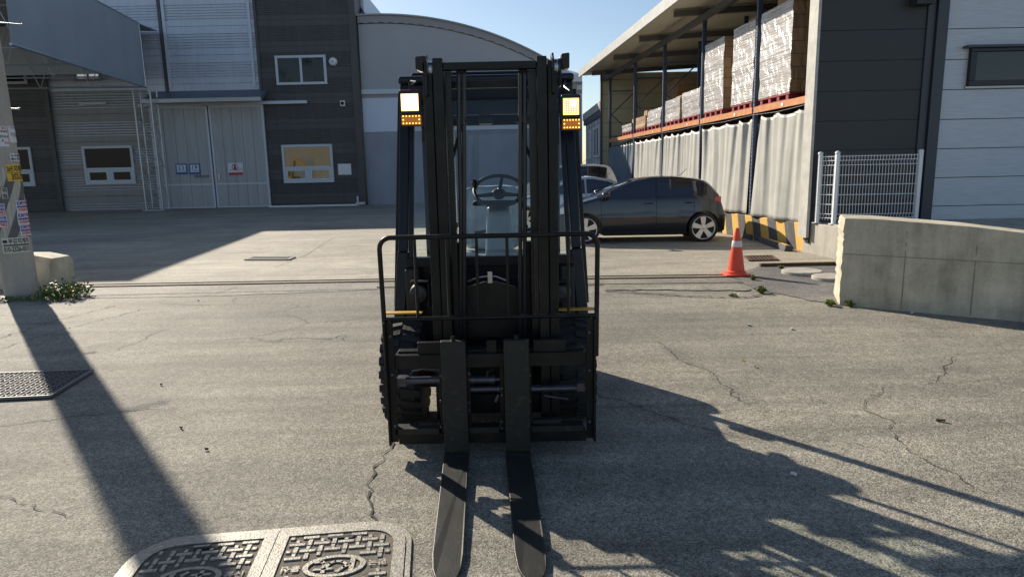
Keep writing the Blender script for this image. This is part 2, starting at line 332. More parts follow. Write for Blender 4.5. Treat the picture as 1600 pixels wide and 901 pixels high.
curt_shade = M('curtain_shade_blue', (0.14, 0.18, 0.23), 0.5, var=0.08, vs=2.2, bump=0.35, bs=5)  # far curtain's shade put into a blue grey copy of the vinyl
carton = carton_mat('cartons', False); carton_w = carton_mat('cartons_wrapped', True)
kyel = M('worn_yellow_paint', (0.66, 0.40, 0.08), 0.7, col2=(0.50, 0.36, 0.16), vs=9, bump=0.3, bs=40, vthr=(0.5, 0.75))
kblk = M('worn_black_paint', (0.07, 0.07, 0.075), 0.75, col2=(0.16, 0.15, 0.14), vs=9, bump=0.3, bs=40, vthr=(0.5, 0.75))
cone_red = M('cone_red', (0.75, 0.075, 0.035), 0.45, var=0.08, vs=9)
refl = M('reflective_band', (0.62, 0.62, 0.64), 0.4, var=0.1, vs=20)
iron = M('cast_iron', (0.25, 0.235, 0.20), 0.5, 0.3, var=0.4, vs=45, bump=0.25, bs=110)
iron_lo = M('cast_iron_dirt', (0.13, 0.11, 0.085), 0.85, var=0.35, vs=18, bump=0.6, bs=120)
leaf = M('leaf_green', (0.085, 0.14, 0.03), 0.5, var=0.35, vs=30)
leaf2 = M('leaf_yellow', (0.42, 0.36, 0.03), 0.5, var=0.3, vs=30)
rust = M('rusty_steel', (0.10, 0.055, 0.035), 0.75, var=0.3, vs=12)
# ------------------------------------------------------------------ ground
def sheet(name, poly, z, mat, kind='structure'):
    mb = MB(); mb.add([(p[0], p[1], z) for p in poly], [tuple(range(len(poly)))]); return mb.build(name, mat, kind=kind)
sheet('ground', [(-400, -300), (400, -300), (400, 500), (-400, 500)], 0.0, asph)
def jag(p, q, n, a):
    out = []
    for i in range(n + 1):
        t = i / n; out.append((p[0] + (q[0] - p[0]) * t + (random.uniform(-a, a) if 0 < i < n else 0), p[1] + (q[1] - p[1]) * t + (random.uniform(-a, a) if 0 < i < n else 0)))
    return out
J0, J1, J2 = G(-60, 452), G(600, 440), G(1140, 433)
sheet('apron', [(-60, J0.y + 2.0), (J0.x, J0.y), (J1.x, J1.y), (J2.x, J2.y), (4.04, 10.64), (5.6, 10.6), (5.6, 36.5), (-60, 36.5)], 0.004, apron)
# dark asphalt patch by the wall end and the older patch beside it
pp = jag((3.25, 9.55), (4.04, 10.55), 4, .02) + jag((4.04, 10.55), (5.5, 10.5), 4, .01) + [(5.5, 9.5), (4.05, 7.75), (3.80, 7.45)] + jag((3.70, 7.60), (3.32, 8.35), 7, .04) + jag((3.25, 8.5), (3.25, 9.5), 5, .04)
sheet('asphalt_patch', pp, 0.008, asph_dark)
pa = jag((1.35, 9.62), (3.2, 9.45), 6, .02) + jag((3.2, 9.4), (3.15, 8.55), 5, .05) + jag((3.1, 8.5), (1.25, 8.75), 16, .05)
sheet('asphalt_patch', pa, 0.012, asph)
pc = jag((-60, 8.9), (-4.0, 8.95), 8, .05) + jag((-4, 8.95), (-1.9, 9.2), 8, .04) + [(J1.x, J1.y - .16), (J0.x, J0.y - .16), (-60, J0.y + 1.8)]
sheet('asphalt_patch', pc, 0.004, asphalt('asphalt_worn', (0.22, 0.20, 0.17), (0.26, 0.24, 0.2), streak=1.0))
# crumbled patch rims / long open cracks: thin dark ragged ribbons
def ribbon(pts, w, name='crack', z=0.0062, mat=dark_m):
    P = []
    for (a, c) in zip(pts[:-1], pts[1:]):
        n = max(2, int((Vector(c) - Vector(a)).length / 0.028)); P += [Vector(a).lerp(Vector(c), i / n) + Vector((.018 * math.sin(i * .7 + len(P)), 0, 0)) * (w < .05) + Vector((random.uniform(-.009, .009), random.uniform(-.009, .009), 0)) for i in range(n)]
    P.append(Vector(pts[-1])); vs = []; fs = []
    for i, p in enumerate(P):
        d = (P[min(i + 1, len(P) - 1)] - P[max(i - 1, 0)]).normalized(); nn = Vector((-d.y, d.x, 0)) * w * random.uniform(0.08, 0.42)
        vs += [(p.x + nn.x, p.y + nn.y, z), (p.x - nn.x, p.y - nn.y, z)]
    for i in range(len(P) - 1): fs.append((2 * i, 2 * i + 1, 2 * i + 3, 2 * i + 2))
    return MB().add(vs, fs).build(name, mat, kind='structure')
crackm = M('crack_dirt', (0.045, 0.040, 0.034), 0.9, var=0.3, vs=20)
gp = lambda *a: [tuple(G(x, y).xy) + (0,) for x, y in a]
ribbon(gp((612, 690), (600, 715), (585, 740), (578, 765), (582, 795), (590, 815)), 0.017, mat=crackm)
ribbon(gp((0, 528), (90, 500), (180, 478)), 0.02, mat=crackm)
ribbon(gp((0, 545), (110, 512), (230, 482)), 0.016, mat=crackm)
ribbon(gp((0, 775), (50, 790), (110, 808)), 0.008, mat=crackm)
ribbon(gp((1340, 640), (1365, 620), (1385, 603)), 0.009, mat=crackm)
ribbon(gp((1340, 640), (1390, 655), (1400, 690), (1450, 720), (1540, 770)), 0.011, mat=crackm)
ribbon(gp((1440, 602), (1500, 598), (1560, 590)), 0.009, mat=crackm)
ribbon(gp((1080, 640), (1200, 642), (1345, 650)), 0.007, mat=crackm)
ribbon(gp((1290, 891), (1420, 893), (1590, 888)), 0.006, mat=crackm)
ribbon(gp((945, 455), (1010, 459), (1080, 464), (1160, 466), (1190, 462)), 0.07, mat=crackm, z=0.014)
ribbon(gp((120, 463), (300, 458), (450, 455), (590, 452)), 0.035, mat=crackm)
ribbon(gp((430, 418), (480, 398), (520, 372)), 0.02, mat=crackm)
# drainage slot along the joint: two dark steel edges with a concrete strip between
def slot(a, c, w, name, mat, z):
    a = Vector(a); c = Vector(c); d = (c - a).normalized(); n = Vector((-d.y, d.x, 0)) * w / 2
    return MB().prism([a + n + Vector((0, 0, z - .01)), a - n + Vector((0, 0, z - .01)), c - n + Vector((0, 0, z - .01)), c + n + Vector((0, 0, z - .01))], (0, 0, .01)).build(name, mat, kind='structure')
for (a, b_) in ((J0, J1), (J1, J2)):
    for dy, w in ((0.0, 0.035), (0.2, 0.03), (-0.55, 0.022)):
        if dy < 0 and a is J0: continue
        slot((a.x, a.y + dy, 0), (b_.x, b_.y + dy, 0), w, 'drain_edge', rust, 0.016 if dy >= 0 else .018)
MB().box(4.04, 5.55, 10.58, 10.66, 0, 0.055).build('slab_edge', rust, kind='structure')
# dark shadow-free litter, leaf scraps
for px, py, s_, mt in ((1240, 741, .03, white_p), (1170, 508, .05, roof_light), (1237, 514, .05, roof_light), (1160, 562, .03, leaf2), (1180, 573, .02, leaf), (310, 470, .02, dark_m), (252, 601, .025, dark_m), (283, 668, .03, rust), (1425, 489, .05, white_p), (323, 702, .02, dark_m), (1470, 657, .05, rust)):
    g = G(px, py, .006); a = random.uniform(0, 3)
    o = MB().obox((g.x, g.y, .012), s_, s_ * .35, .012, 0, 0.1, a).build('litter_scrap', mt)
    tag(o, {1240: 'white cigarette butt on the asphalt right of the forklift shadow', 1170: 'pale flat scrap on the asphalt in front of the cone, left one', 1237: 'pale flat scrap on the asphalt right of the cone', 1160: 'small yellow leaf on the asphalt right of the mast', 1180: 'tiny green leaf scrap on the asphalt right of the mast', 310: 'tiny dark scrap on asphalt near the trench line', 252: 'dark pebble on asphalt right of the pole shadow', 283: 'brown leaf scrap on asphalt beside the pole shadow', 1425: 'crumpled white scrap lying at the foot of the concrete wall', 323: 'dark speck on asphalt left of the forklift', 1470: 'rust brown scrap on asphalt far right'}[px], 'litter')

# ------------------------------------------------------------------ industrial building, left
YF = 36.0
def ribbed(mb, x0, x1, y, z0, z1, period=1.43, flat=.58, n=6, dep=.08, ph=0.0, mi=0):
    """horizontal ribs in groups; strip of sheet facing -Y"""
    pts = [(z0, 0)]; z = math.floor((z0 - ph) / period) * period + ph
    while z < z1:
        g0 = z + flat; st = (period - flat) / n
        if z0 < z + .02 < z1: pts += [(z + .02, 0), (z + .02, .0)]
        if z0 < z + flat * .5 < z1: pts += [(z + flat * .5, 0), (z + flat * .5 + .012, dep * .4), (z + flat * .5 + .024, 0)]
        for i in range(n):
            a = g0 + i * st
            for zz, d in ((a, 0), (a + st * .15, dep), (a + st * .45, dep), (a + st * .6, 0)):
                if z0 < zz < z1: pts.append((zz, d))
        z += period
    pts.append((z1, 0)); vs = []; fs = []
    for zz, d in pts: vs += [(x0, y + d, zz), (x1, y + d, zz)]
    for i in range(len(pts) - 1): fs.append((2 * i, 2 * i + 1, 2 * i + 3, 2 * i + 2))
    mb.add(vs, fs, mi)
def window(parent, x0, x1, z0, z1, y, style, gm=wglass, fr=white_fr, fw=.13):
    """frame stands proud of the wall at y (facing -Y); panes are its sub-parts"""
    mb = MB(); d0, d1 = y - .07, y + .02
    mb.box(x0, x1, d0, d1, z0, z0 + fw); mb.box(x0, x1, d0, d1, z1 - fw, z1); mb.box(x0, x0 + fw, d0, d1, z0 + fw, z1 - fw); mb.box(x1 - fw, x1, d0, d1, z0 + fw, z1 - fw)
    panes = []; xm = (x0 + x1) / 2
    if style == 'slide':
        mb.box(xm - .06, xm + .06, d0 + .01, d1, z0 + fw, z1 - fw); panes = [(x0 + fw, xm - .06, z0 + fw, z1 - fw), (xm + .06, x1 - fw, z0 + fw, z1 - fw)]
    elif style == 'lower':
        zm = z0 + (z1 - z0) * .40
        mb.box(x0 + fw, x1 - fw, d0 + .003, d1, zm - .07, zm + .07); mb.box(xm - .07, xm + .07, d0 + .006, d1, z0 + fw, zm - .07)
        for a, c in ((x0 + fw, xm - .07), (xm + .07, x1 - fw)):
            for s_ in ((a, a + .12, z0 + fw, zm - .07), (c - .12, c, z0 + fw, zm - .07), (a + .12, c - .12, z0 + fw, z0 + fw + .1), (a + .12, c - .12, zm - .17, zm - .07)):
                mb.box(s_[0], s_[1], d0 + .02, d1, s_[2], s_[3])
            panes.append((a + .12, c - .12, z0 + fw + .1, zm - .17))
        panes.append((x0 + fw, x1 - fw, zm + .07, z1 - fw))
    else: panes = [(x0 + fw, x1 - fw, z0 + fw, z1 - fw)]
    w = mb.build('window', fr, parent, bevel=.008)
    for a, c, e, g in panes: MB().box(a, c, y - .03, y + .01, e, g).build('pane', gm, w)
    return w
BX = thing('industrial_building', 'large grey and black ribbed metal factory building with sliding double doors and white windows', 'building', (-16, YF, 0))
xa = PY(100, 327, YF).x; xd0, xd1 = -18.9, -12.9; xr = -7.8
m = MB(); ribbed(m, -40, xa, YF - .15, 0, 11.3, 1.43, .58, 6, .025, .1); m.box(-40, xa - .003, YF - .08, YF + 14, 0.0, 11.2); m.build('dark_wall', panel_dark, BX)
m = MB(); ribbed(m, xa, -18.96, YF - .02, 0, 6.25, 1.43, .62, 6, .09, .45); m.build('shade_toned_wall', panel_grey2, BX)
m = MB(); ribbed(m, xa, xd1, YF, 0, 11.3, 1.43, .62, 6, .09, .45); m.box(xa, xd1, YF + .06, YF + 14, 0, 11.2)
m.build('ribbed_wall', panel_grey, BX)
m = MB(); ribbed(m, xd1, xr, YF - .03, 0, 11.4, 1.30, .5, 8, .022, .2); m.box(xd1, xr, YF + .02, YF + 14, 0, 11.3); m.build('dark_wall', panel_dark, BX)
for b_ in ((xr - .34, xr + .02, YF - .12, YF + .0, 0, 11.25), (xd1 - .12, xd1 + .02, YF - .10, YF - .035, 5.9, 11.25), (xa - .1, xa + .12, YF - .2, YF - .152, 0, 11.25), (-17.95, -17.8, YF - .08, YF - .01, 6.0, 11.25)): MB().box(*b_).build('corner_trim', panel_dark, BX)
for x_ in (-17.75, -13.35): MB().box(x_, x_ + .15, YF - .085, YF - .01, 6.3, 11.25).build('joint_trim', panel_grey, BX)
m = MB(); m.box(-40, xr + .1, YF - .25, YF + .1, 11.3, 11.7); m.build('parapet', panel_dark, BX)
# awning above the doors
a0, a1 = PY(222, 140, 35).x, PY(408, 140, 35).x
m = MB(); m.prism([(a0, YF - .01, 6.15), (a0, YF - 1.15, 5.62), (a0, YF - 1.15, 5.47), (a0, YF - 1.10, 5.47), (a0, YF - .01, 6.02)], (a1 - a0, 0, 0)); m.build('awning', awning_m, BX, bevel=.01)
m = MB(); m.box(a0 - .02, a1 + .02, YF - 1.22, YF - 1.155, 5.44, 5.63); m.build('gutter', galv, BX)
m = MB(); m.box(PY(300, 161, YF).x, PY(482, 161, YF).x, YF - .28, YF - .16, 5.36, 5.52); m.box(-19.4, -15, YF - .26, YF - .15, 5.36, 5.5); m.build('door_track', white_fr, BX, bevel=.01)
# sliding doors
xm = PY(325, 165, YF).x + .02
for (x0, x1, first) in ((xd0, xm - .03, True), (xm + .05, xd1 + .0, False)):
    m = MB(); n = 5 if first else 5; w_ = (x1 - x0 - .2) / n
    for i in range(n): m.box(x0 + .1 + i * w_ + .012, x0 + .1 + (i + 1) * w_ - .012, YF - .16, YF - .10, .08, 5.32)
    m.box(x0 + .1, x1 - .1, YF - .13, YF - .09, .06, 5.3)
    d = m.build('sliding_door', door_m, BX)
    m = MB(); m.box(x0, x0 + .1, YF - .18, YF - .09, .04, 5.36); m.box(x1 - .1, x1, YF - .18, YF - .09, .04, 5.36); m.box(x0 + .1, x1 - .1, YF - .175, YF - .09, 5.26, 5.36); m.box(x0 + .1, x1 - .1, YF - .175, YF - .09, .04, .1)
    m.box(x0 + .1, x1 - .1, YF - .2, YF - .15, 1.25, 1.33); m.build('door_frame', white_fr if first else white_fr, d)
    if first: MB().tube([(x1 - .95, YF - .17, 1.75), (x1 - .95, YF - .24, 1.75), (x1 - .25, YF - .24, 1.75), (x1 - .25, YF - .17, 1.75), (x1 - .25, YF - .2, 1.68), (x1 - .95, YF - .2, 1.68)], .022, 8).build('handle', steel, d)
    else: MB().obox((x0 + .25, YF - .2, 1.65), .12, .06, .3).build('latch', steel, d)
q = lambda px, py: PY(px, py, YF)
window(BX, -12.1, -9.45, 6.33, 7.8, YF - .05, 'slide'); window(BX, -12.12, -9.42, 1.26, 3.27, YF - .05, 'lower', wglass2)
window(BX, q(128, 228).x, q(214, 288).x, q(170, 288).z, q(170, 228).z, YF - .02, 'lower')
window(BX, q(-20, 228).x, q(60, 291).x, q(50, 291).z, q(50, 230).z, YF - .17, 'lower'); window(BX, q(-40, 88).x, q(41, 88).x, q(38, 132).z, q(38, 88).z, YF - .17, 'slide')
window(BX, q(116, 107).x, q(160, 127).x, q(140, 127).z, q(140, 104).z, YF - .02, 'slide', emit('bright_pane', (0.8, 0.85, 0.9), 0.25, (.4, .4, .4)), panel_grey2)
# things fixed on the facade
def disc(px, py, r, label, mat=white_p, nm='round_vent'):
    c = q(px, py); t = thing(nm, label, 'vent', (c.x, YF - .05, c.z))
    MB().lathe([(r, 0), (r, .06), (r * .75, .14), (r * .4, .16), (0.01, .165)], (c.x, YF - .05, c.z), (0, -1, 0), 24).build('cowl', mat, t, smooth=40)
    MB().lathe([(r * .3, 0.15), (r * .3, .19), (r * .1, .2)], (c.x, YF - .05, c.z), (0, -1, 0), 16).build('cap', galv, t, smooth=40)
disc(521, 97, .22, 'round white wall vent right of the upper white window'); disc(49, 96, .24, 'round grey wall vent on the black wall behind the concrete pole', galv)
def tube_light(x0, x1, z, y, label):
    t = thing('tube_light', label, 'lamp', ((x0 + x1) / 2, y, z))
    MB().box(x0, x1, y - .08, y, z, z + .07).build('housing', white_fr, t); MB().tube([(x0 + .05, y - .05, z - .03), (x1 - .05, y - .05, z - .03)], .028, 8).build('tube', white_p, t)
tube_light(q(124, 161).x, q(168, 161).x, q(146, 162).z, YF - .06, 'white fluorescent tube light on the grey ribbed wall under the canopy')
c = q(536, 162); t = thing('security_camera', 'small white square box fixed on the black wall under the round vent', 'camera', (c.x, YF - .05, c.z))
MB().box(c.x - .13, c.x + .13, YF - .13, YF - .05, c.z - .14, c.z + .14).build('mount', white_p, t, bevel=.01); MB().lathe([(.08, 0), (.08, .07), (.03, .1)], (c.x, YF - .13, c.z), (0, -1, 0), 16).build('lens', dark_m, t)
c0, c1 = q(528, 256), q(550, 273)
m = MB(); m.box(c0.x, c1.x, YF - .075, YF - .055, c1.z, c0.z); m.box(c0.x + .03, c1.x - .03, YF - .079, YF - .0755, c1.z + .03, c0.z - .03, 1); tag(m.build('notice_sheet', [galv, white_p]), 'blank white notice sheet on the black wall right of the lower window', 'notice')
tag(MB().box(q(425, 322).x, q(560, 320).x, YF - .45, YF - .3, 0.004, .09).build('floor_rail', white_p), 'white steel door guide rail along the foot of the black wall', 'rail')
c = q(561, 312); t = thing('gas_valve', 'short white valve post at the corner of the black wall', 'valve', (c.x, YF - .3, 0)); MB().tube([(c.x, YF - .3, 0), (c.x, YF - .3, .5)], .05, 8).build('post', white_p, t); MB().obox((c.x + .15, YF - .3, .12), .5, .2, .14).build('foot_block', galv, t)
# safety signs on the doors
blue = M('sign_blue', (0.035, 0.10, 0.36), 0.4); redp = M('sign_red', (0.50, 0.03, 0.04), 0.4); wsign = M('sign_white', (0.62, 0.68, 0.74), 0.4); ink = M('ink_dark', (0.02, 0.02, 0.03), 0.6)
def wall_map(x0, x1, z0, z1, y): return lambda p: (x0 + (x1 - x0) * p[0], y, z0 + (z1 - z0) * p[1])
def sign(x0, x1, z0, z1, kind, label):
    y = YF - .20; t = thing('safety_sign', label, 'sign', ((x0 + x1) / 2, y, z0), None); w = x1 - x0; h = z1 - z0; cx = (x0 + x1) / 2
    if kind != 'red':
        m = MB(); m.box(x0, x1, y - .01, y + .02, z0, z1); m.build('board', blue, t)
        MB().box(x0 + .05, x1 - .05, y - .014, y - .0105, z0 + .1, z1 - .06).build('face', wsign, t)
        cz = z1 - h * .38; MB().lathe([(h * .25, 0), (h * .25, .004)], (cx, y - .015, cz), (0, -1, 0), 28).build('emblem', blue, t)
        m = MB()
        if kind == 'boots': m.prism([(cx - .07, y - .02, cz + .13), (cx + .03, y - .02, cz + .13), (cx + .03, y - .02, cz - .0), (cx + .12, y - .02, cz - .06), (cx + .12, y - .02, cz - .11), (cx - .09, y - .02, cz - .11)], (0, -.003, 0))
        else:
            m.lathe([(.08, 0), (.08, .003)], (cx, y - .02, cz + .04), (0, -1, 0), 16); m.prism([(cx - .1, y - .0205, cz + .05), (cx + .1, y - .0205, cz + .05), (cx + .06, y - .0205, cz - .14), (cx - .04, y - .0205, cz - .14)], (0, -.003, 0))
        m.build('pictogram', wsign, t)
        text('안전화착용' if kind == 'boots' else '안전모착용', 1, wall_map(x0 + .1, x1 - .1, z0 + .13, z0 + .22, y - .016), ink, t)
    else:
        MB().box(x0, x1, y - .01, y + .02, z0, z1).build('board', wsign, t)
        cz = z1 - h * .33; MB().lathe([(h * .26, 0), (h * .26, .004), (h * .2, .004), (h * .2, 0)], (cx - .02, y - .011, cz), (0, -1, 0), 28).build('emblem', redp, t)
        m = MB(); m.lathe([(h * .2, 0), (h * .2, .002)], (cx - .02, y - .0115, cz), (0, -1, 0), 28); m.build('emblem_face', wsign, t)
        m = MB(); m.box(cx - .07, cx + .03, y - .018, y - .015, cz - .12, cz + .04); m.lathe([(.04, 0), (.04, .003)], (cx - .02, y - .015, cz + .09), (0, -1, 0), 12); m.build('pictogram', ink, t)
        MB().bar((cx - .13, y - .02, cz + .12), (cx + .1, y - .02, cz - .12), .002, .035, (0, 1, 0)).build('slash', redp, t)
        text('관계자외', 1, wall_map(x0 + .08, x0 + .42, z0 + .22, z0 + .30, y - .012), ink, t); text('출입금지', 1, wall_map(x0 + .46, x1 - .06, z0 + .20, z0 + .36, y - .012), redp, t)
        MB().box(x0 + .02, x1 - .02, y - .013, y - .0105, z0 + .0, z0 + .13).build('red_strip', redp, t)
s0, s1 = q(277, 256), q(296, 272); sign(s0.x, s1.x, s1.z, s0.z, 'helmet', 'blue bordered safety sign, left one of two on the left sliding door')
s0, s1 = q(298, 256), q(316, 272); sign(s0.x, s1.x, s1.z, s0.z, 'boots', 'blue bordered safety sign, right one of two on the left sliding door')
s0, s1 = q(358, 255), q(383, 273); sign(s0.x, s1.x, s1.z, s0.z, 'red', 'white no entry sign with red lettering on the right sliding door')

# canopy: a tall box of grey tarpaulin on lattice columns
CV = thing('canopy', 'large grey tarpaulin canopy raised on steel lattice columns before the factory', 'canopy', (-20, 24, 0))
z0, z1 = 6.1, 9.1; y1 = 34.0; xs = -17.95; xn = -16.05; yn = 19.5
xe = -16.05 + (xn + 17.95) * 0
ptA = Vector((xs, y1, 0)); dirn = (Vector((-16.404, 23, 0)) - ptA).normalized(); ptB = ptA + dirn * 11.2
rows = 30; vs = []; fs = []
for i in range(rows + 1):
    p = ptA.lerp(ptB, i / rows)
    for j in range(5):
        zz = z0 + (z1 - z0) * j / 4; bl = .05 * math.sin(j * math.pi / 4) * math.sin(i * 1.1); vs.append((p.x + bl, p.y, zz))
for i in range(rows):
    for j in range(4): a = i * 5 + j; fs.append((a, a + 1, a + 6, a + 5))
MB().add(vs, fs).build('side_sheet', tarp_grey, CV, smooth=60)
m = MB(); m.prism([(ptA.x - .03, ptA.y, z1 + .01), (ptB.x - .03, ptB.y, z1 + .01), (-40, ptB.y, z1 + .6), (-40, 35.8, z1 + .6), (ptA.x - .03, 35.8, z1 + .01)], (0, 0, .03)); m.build('roof_sheet', tarp_grey, CV)
m = MB(); m.box(-40, ptA.x - .05, y1 + .0, y1 + .05, z0 + .7, z1); m.build('end_sheet', tarp_grey, CV)
m = MB(); m.tube([(ptA.x, ptA.y, z0), (ptB.x, ptB.y, z0)], .05, 8); m.tube([(ptA.x - .02, ptA.y, z0), (ptA.x - .02, ptA.y, z1 + .02), (ptB.x - .02, ptB.y, z1 + .02)], .05, 8)
for k in range(4):
    yy = ptA.y - .2 - k * 3.4; xx = ptA.x + (ptA.y - yy) * .14 - .1; m.tube([(xx, yy, z0), (-40, yy, z0 + .2)], .04, 6); m.tube([(xx, yy, z1), (-40, yy, z1 + .5)], .04, 6)
    for j in range(8): m.tube([(xx - j * 2.5, yy, z0 + .01 * j), (xx - j * 2.5 - 1.25, yy, z1)], .02, 5); m.tube([(xx - j * 2.5 - 1.25, yy, z1), (xx - j * 2.5 - 2.5, yy, z0 + .03)], .02, 5)
m.build('truss_frame', galv, CV, smooth=40)
def lattice(cx, cy, w, h0, h1, label_parent):
    m = MB(); cs = [(cx - w / 2, cy - .3), (cx + w / 2, cy - .3), (cx + w / 2, cy + .35), (cx - w / 2, cy + .35)]
    for a in cs: m.tube([(a[0], a[1], h0), (a[0], a[1], h1)], .045, 8)
    n = int((h1 - h0) / .7)
    for k in range(n):
        za = h0 + (h1 - h0) * k / n; zb = h0 + (h1 - h0) * (k + 1) / n
        for i in range(4):
            a = cs[i]; c_ = cs[(i + 1) % 4]
            if k % 2: a, c_ = c_, a
            m.tube([(a[0], a[1], za), (c_[0], c_[1], zb)], .018, 5)
            if k % 3 == 0: m.tube([(a[0], a[1], za), (c_[0], c_[1], za)], .018, 5)
    m.box(cx - w / 2 - .15, cx + w / 2 + .15, cy - .45, cy + .5, 0, .06); m.build('lattice_column', galv, label_parent, smooth=40)
lattice(PY(208, 130, 34.6).x + .42, 34.8, .85, 0, 6.1, CV)

# arched hangar
YH = 36.3; k_ = YH / 34.5; Rr = 17.0 * k_; cx_ = -6.5 * k_; zt_ = 1.6 + (9.4 - 1.6) * k_
HG = thing('arched_hangar', 'arched grey fabric warehouse hangar with a pale horizontal band', 'building', (0, YH, 0))
xe_ = 3.75 * k_
def arcz(x): return zt_ - Rr + math.sqrt(Rr * Rr - (x - cx_) ** 2)
def zz(z): return 1.6 + (z - 1.6) * k_
def facade(z0f, z1f, mat, nm, y=YH, x0=xr + .05, x1=xe_, n=40):
    vs = []; fs = []
    for i in range(n + 1):
        x = x0 + (x1 - x0) * i / n; lo = z0f(x) if callable(z0f) else z0f; hi = z1f(x) if callable(z1f) else z1f
        vs += [(x, y, lo), (x, y, hi), (x, y + .3, lo), (x, y + .3, hi)]
    for i in range(n): a = 4 * i; fs += [(a, a + 4, a + 5, a + 1), (a + 2, a + 3, a + 7, a + 6), (a, a + 2, a + 6, a + 4), (a + 1, a + 5, a + 7, a + 3)]
    MB().add(vs, fs).build(nm, mat, HG)
facade(0, zz(3.75), hang_lo, 'lower_wall'); facade(zz(3.75) + .002, zz(5.42), hang_band, 'pale_band', YH - .03); facade(zz(5.42) + .002, zz(5.6), hang_edge, 'dark_band', YH - .04)
facade(zz(5.6) + .002, zz(5.83), white_fr, 'white_rail', YH - .12); facade(zz(5.83) + .002, lambda x: arcz(x) - .45, hang_up, 'upper_wall')
facade(lambda x: arcz(x) - .45 + .06 * abs(math.sin(x * 6)), lambda x: arcz(x), hang_edge, 'arch_edge', YH - .08, n=160)
vs = []; fs = []
for i in range(41):
    x = -9 + (xe_ + 9) * i / 40; vs += [(x, YH - .2, arcz(x) + .02), (x, YH + 30, arcz(x) + .02), (x, YH + 30, arcz(x) - .05), (x, YH - .2, arcz(x) - .05)]
for i in range(40): a = 4 * i; fs += [(a, a + 4, a + 5, a + 1), (a + 3, a + 2, a + 6, a + 7), (a, a + 3, a + 7, a + 4), (a + 1, a + 5, a + 6, a + 2)]
MB().add(vs, fs).build('roof', hang_up, HG, smooth=30)
MB().box(xe_ - .3, xe_, YH + .31, YH + 29.8, 0, arcz(xe_) - .06).build('side_wall', hang_up, HG)
gz = q(895, 120).z
m = MB(); m.box(PY(840, 120, YH).x, PY(907, 120, YH).x, YH - .8, YH - .1, PY(895, 131, YH).z, PY(895, 119, YH).z); m.prism([(PY(868, 120, YH).x, YH - .75, PY(895, 119, YH).z), (PY(906, 120, YH).x, YH - .75, PY(895, 119, YH).z), (PY(880, 108, YH).x, YH - .1, PY(880, 108, YH).z)], (0, .5, 0)); m.build('eave_box', white_fr, HG)
m = MB(); m.box(PY(872, 120, YH).x, PY(900, 120, YH).x, YH - .5, YH - .045, PY(895, 160, YH).z, PY(895, 131, YH).z - .003); m.build('corner_panel', hang_edge, HG)
m = MB(); m.box(-7.9, PY(568, 10, 37.5).x, 37.5, 44, 9, PY(560, -14, 37.5).z); window_ = m.build('rooftop_box', panel_grey, HG)
m = MB(); m.prism([(-8.5, 37.3, PY(552, -20, 37.3).z), (PY(569, 23, 37.3).x, 37.3, PY(569, 23, 37.3).z), (PY(569, 23, 37.3).x, 37.3, PY(569, 23, 37.3).z + .12), (-8.5, 37.3, PY(552, -20, 37.3).z + .14)], (0, 6, 0)); m.build('rooftop_flashing', panel_dark, HG)

# small panelled building seen in the gap (runs along x, faces the yard)
SB = thing('panel_building', 'small pale panelled building with a white window seen through the gap', 'building', (6, 33, 0))
xg = 4.13
m = MB(); m.box(xg, xg + 6, 29.62, 36.2, 0, 4.2); m.build('wall', M('pale_panel', (0.62, 0.65, 0.69), .4, var=.1, vs=1.0), SB)
m = MB()
for i in range(7): m.box(xg - .012, xg - .003, 29.62, 36.2, .6 + i * .62, .615 + i * .62)
for j in range(6): m.box(xg - .015, xg - .003, 30.2 + j * 1.1, 30.215 + j * 1.1, 0, 4.15)
m.build('panel_joints', panel_dark, SB)
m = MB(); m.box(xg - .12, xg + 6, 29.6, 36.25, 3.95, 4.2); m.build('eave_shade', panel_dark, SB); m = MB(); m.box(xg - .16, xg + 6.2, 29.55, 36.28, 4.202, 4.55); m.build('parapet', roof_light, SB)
for (ya, yb) in ((30.6, 32.6), (34.2, 35.4)):
    m = MB(); m.box(xg - .07, xg - .001, ya, yb, 2.2, 2.3); m.box(xg - .07, xg - .001, ya, yb, 3.5, 3.6); m.box(xg - .07, xg - .001, ya, ya + .1, 2.3, 3.5); m.box(xg - .07, xg - .001, yb - .1, yb, 2.3, 3.5); m.box(xg - .07, xg - .001, (ya + yb) / 2 - .04, (ya + yb) / 2 + .04, 2.3, 3.5)
    w = m.build('window', white_p, SB); MB().box(xg - .03, xg - .004, ya + .1, (ya + yb) / 2 - .04, 2.3, 3.5).build('pane', wglass2, w); MB().box(xg - .03, xg - .004, (ya + yb) / 2 + .04, yb - .1, 2.3, 3.5).build('pane', wglass2, w)
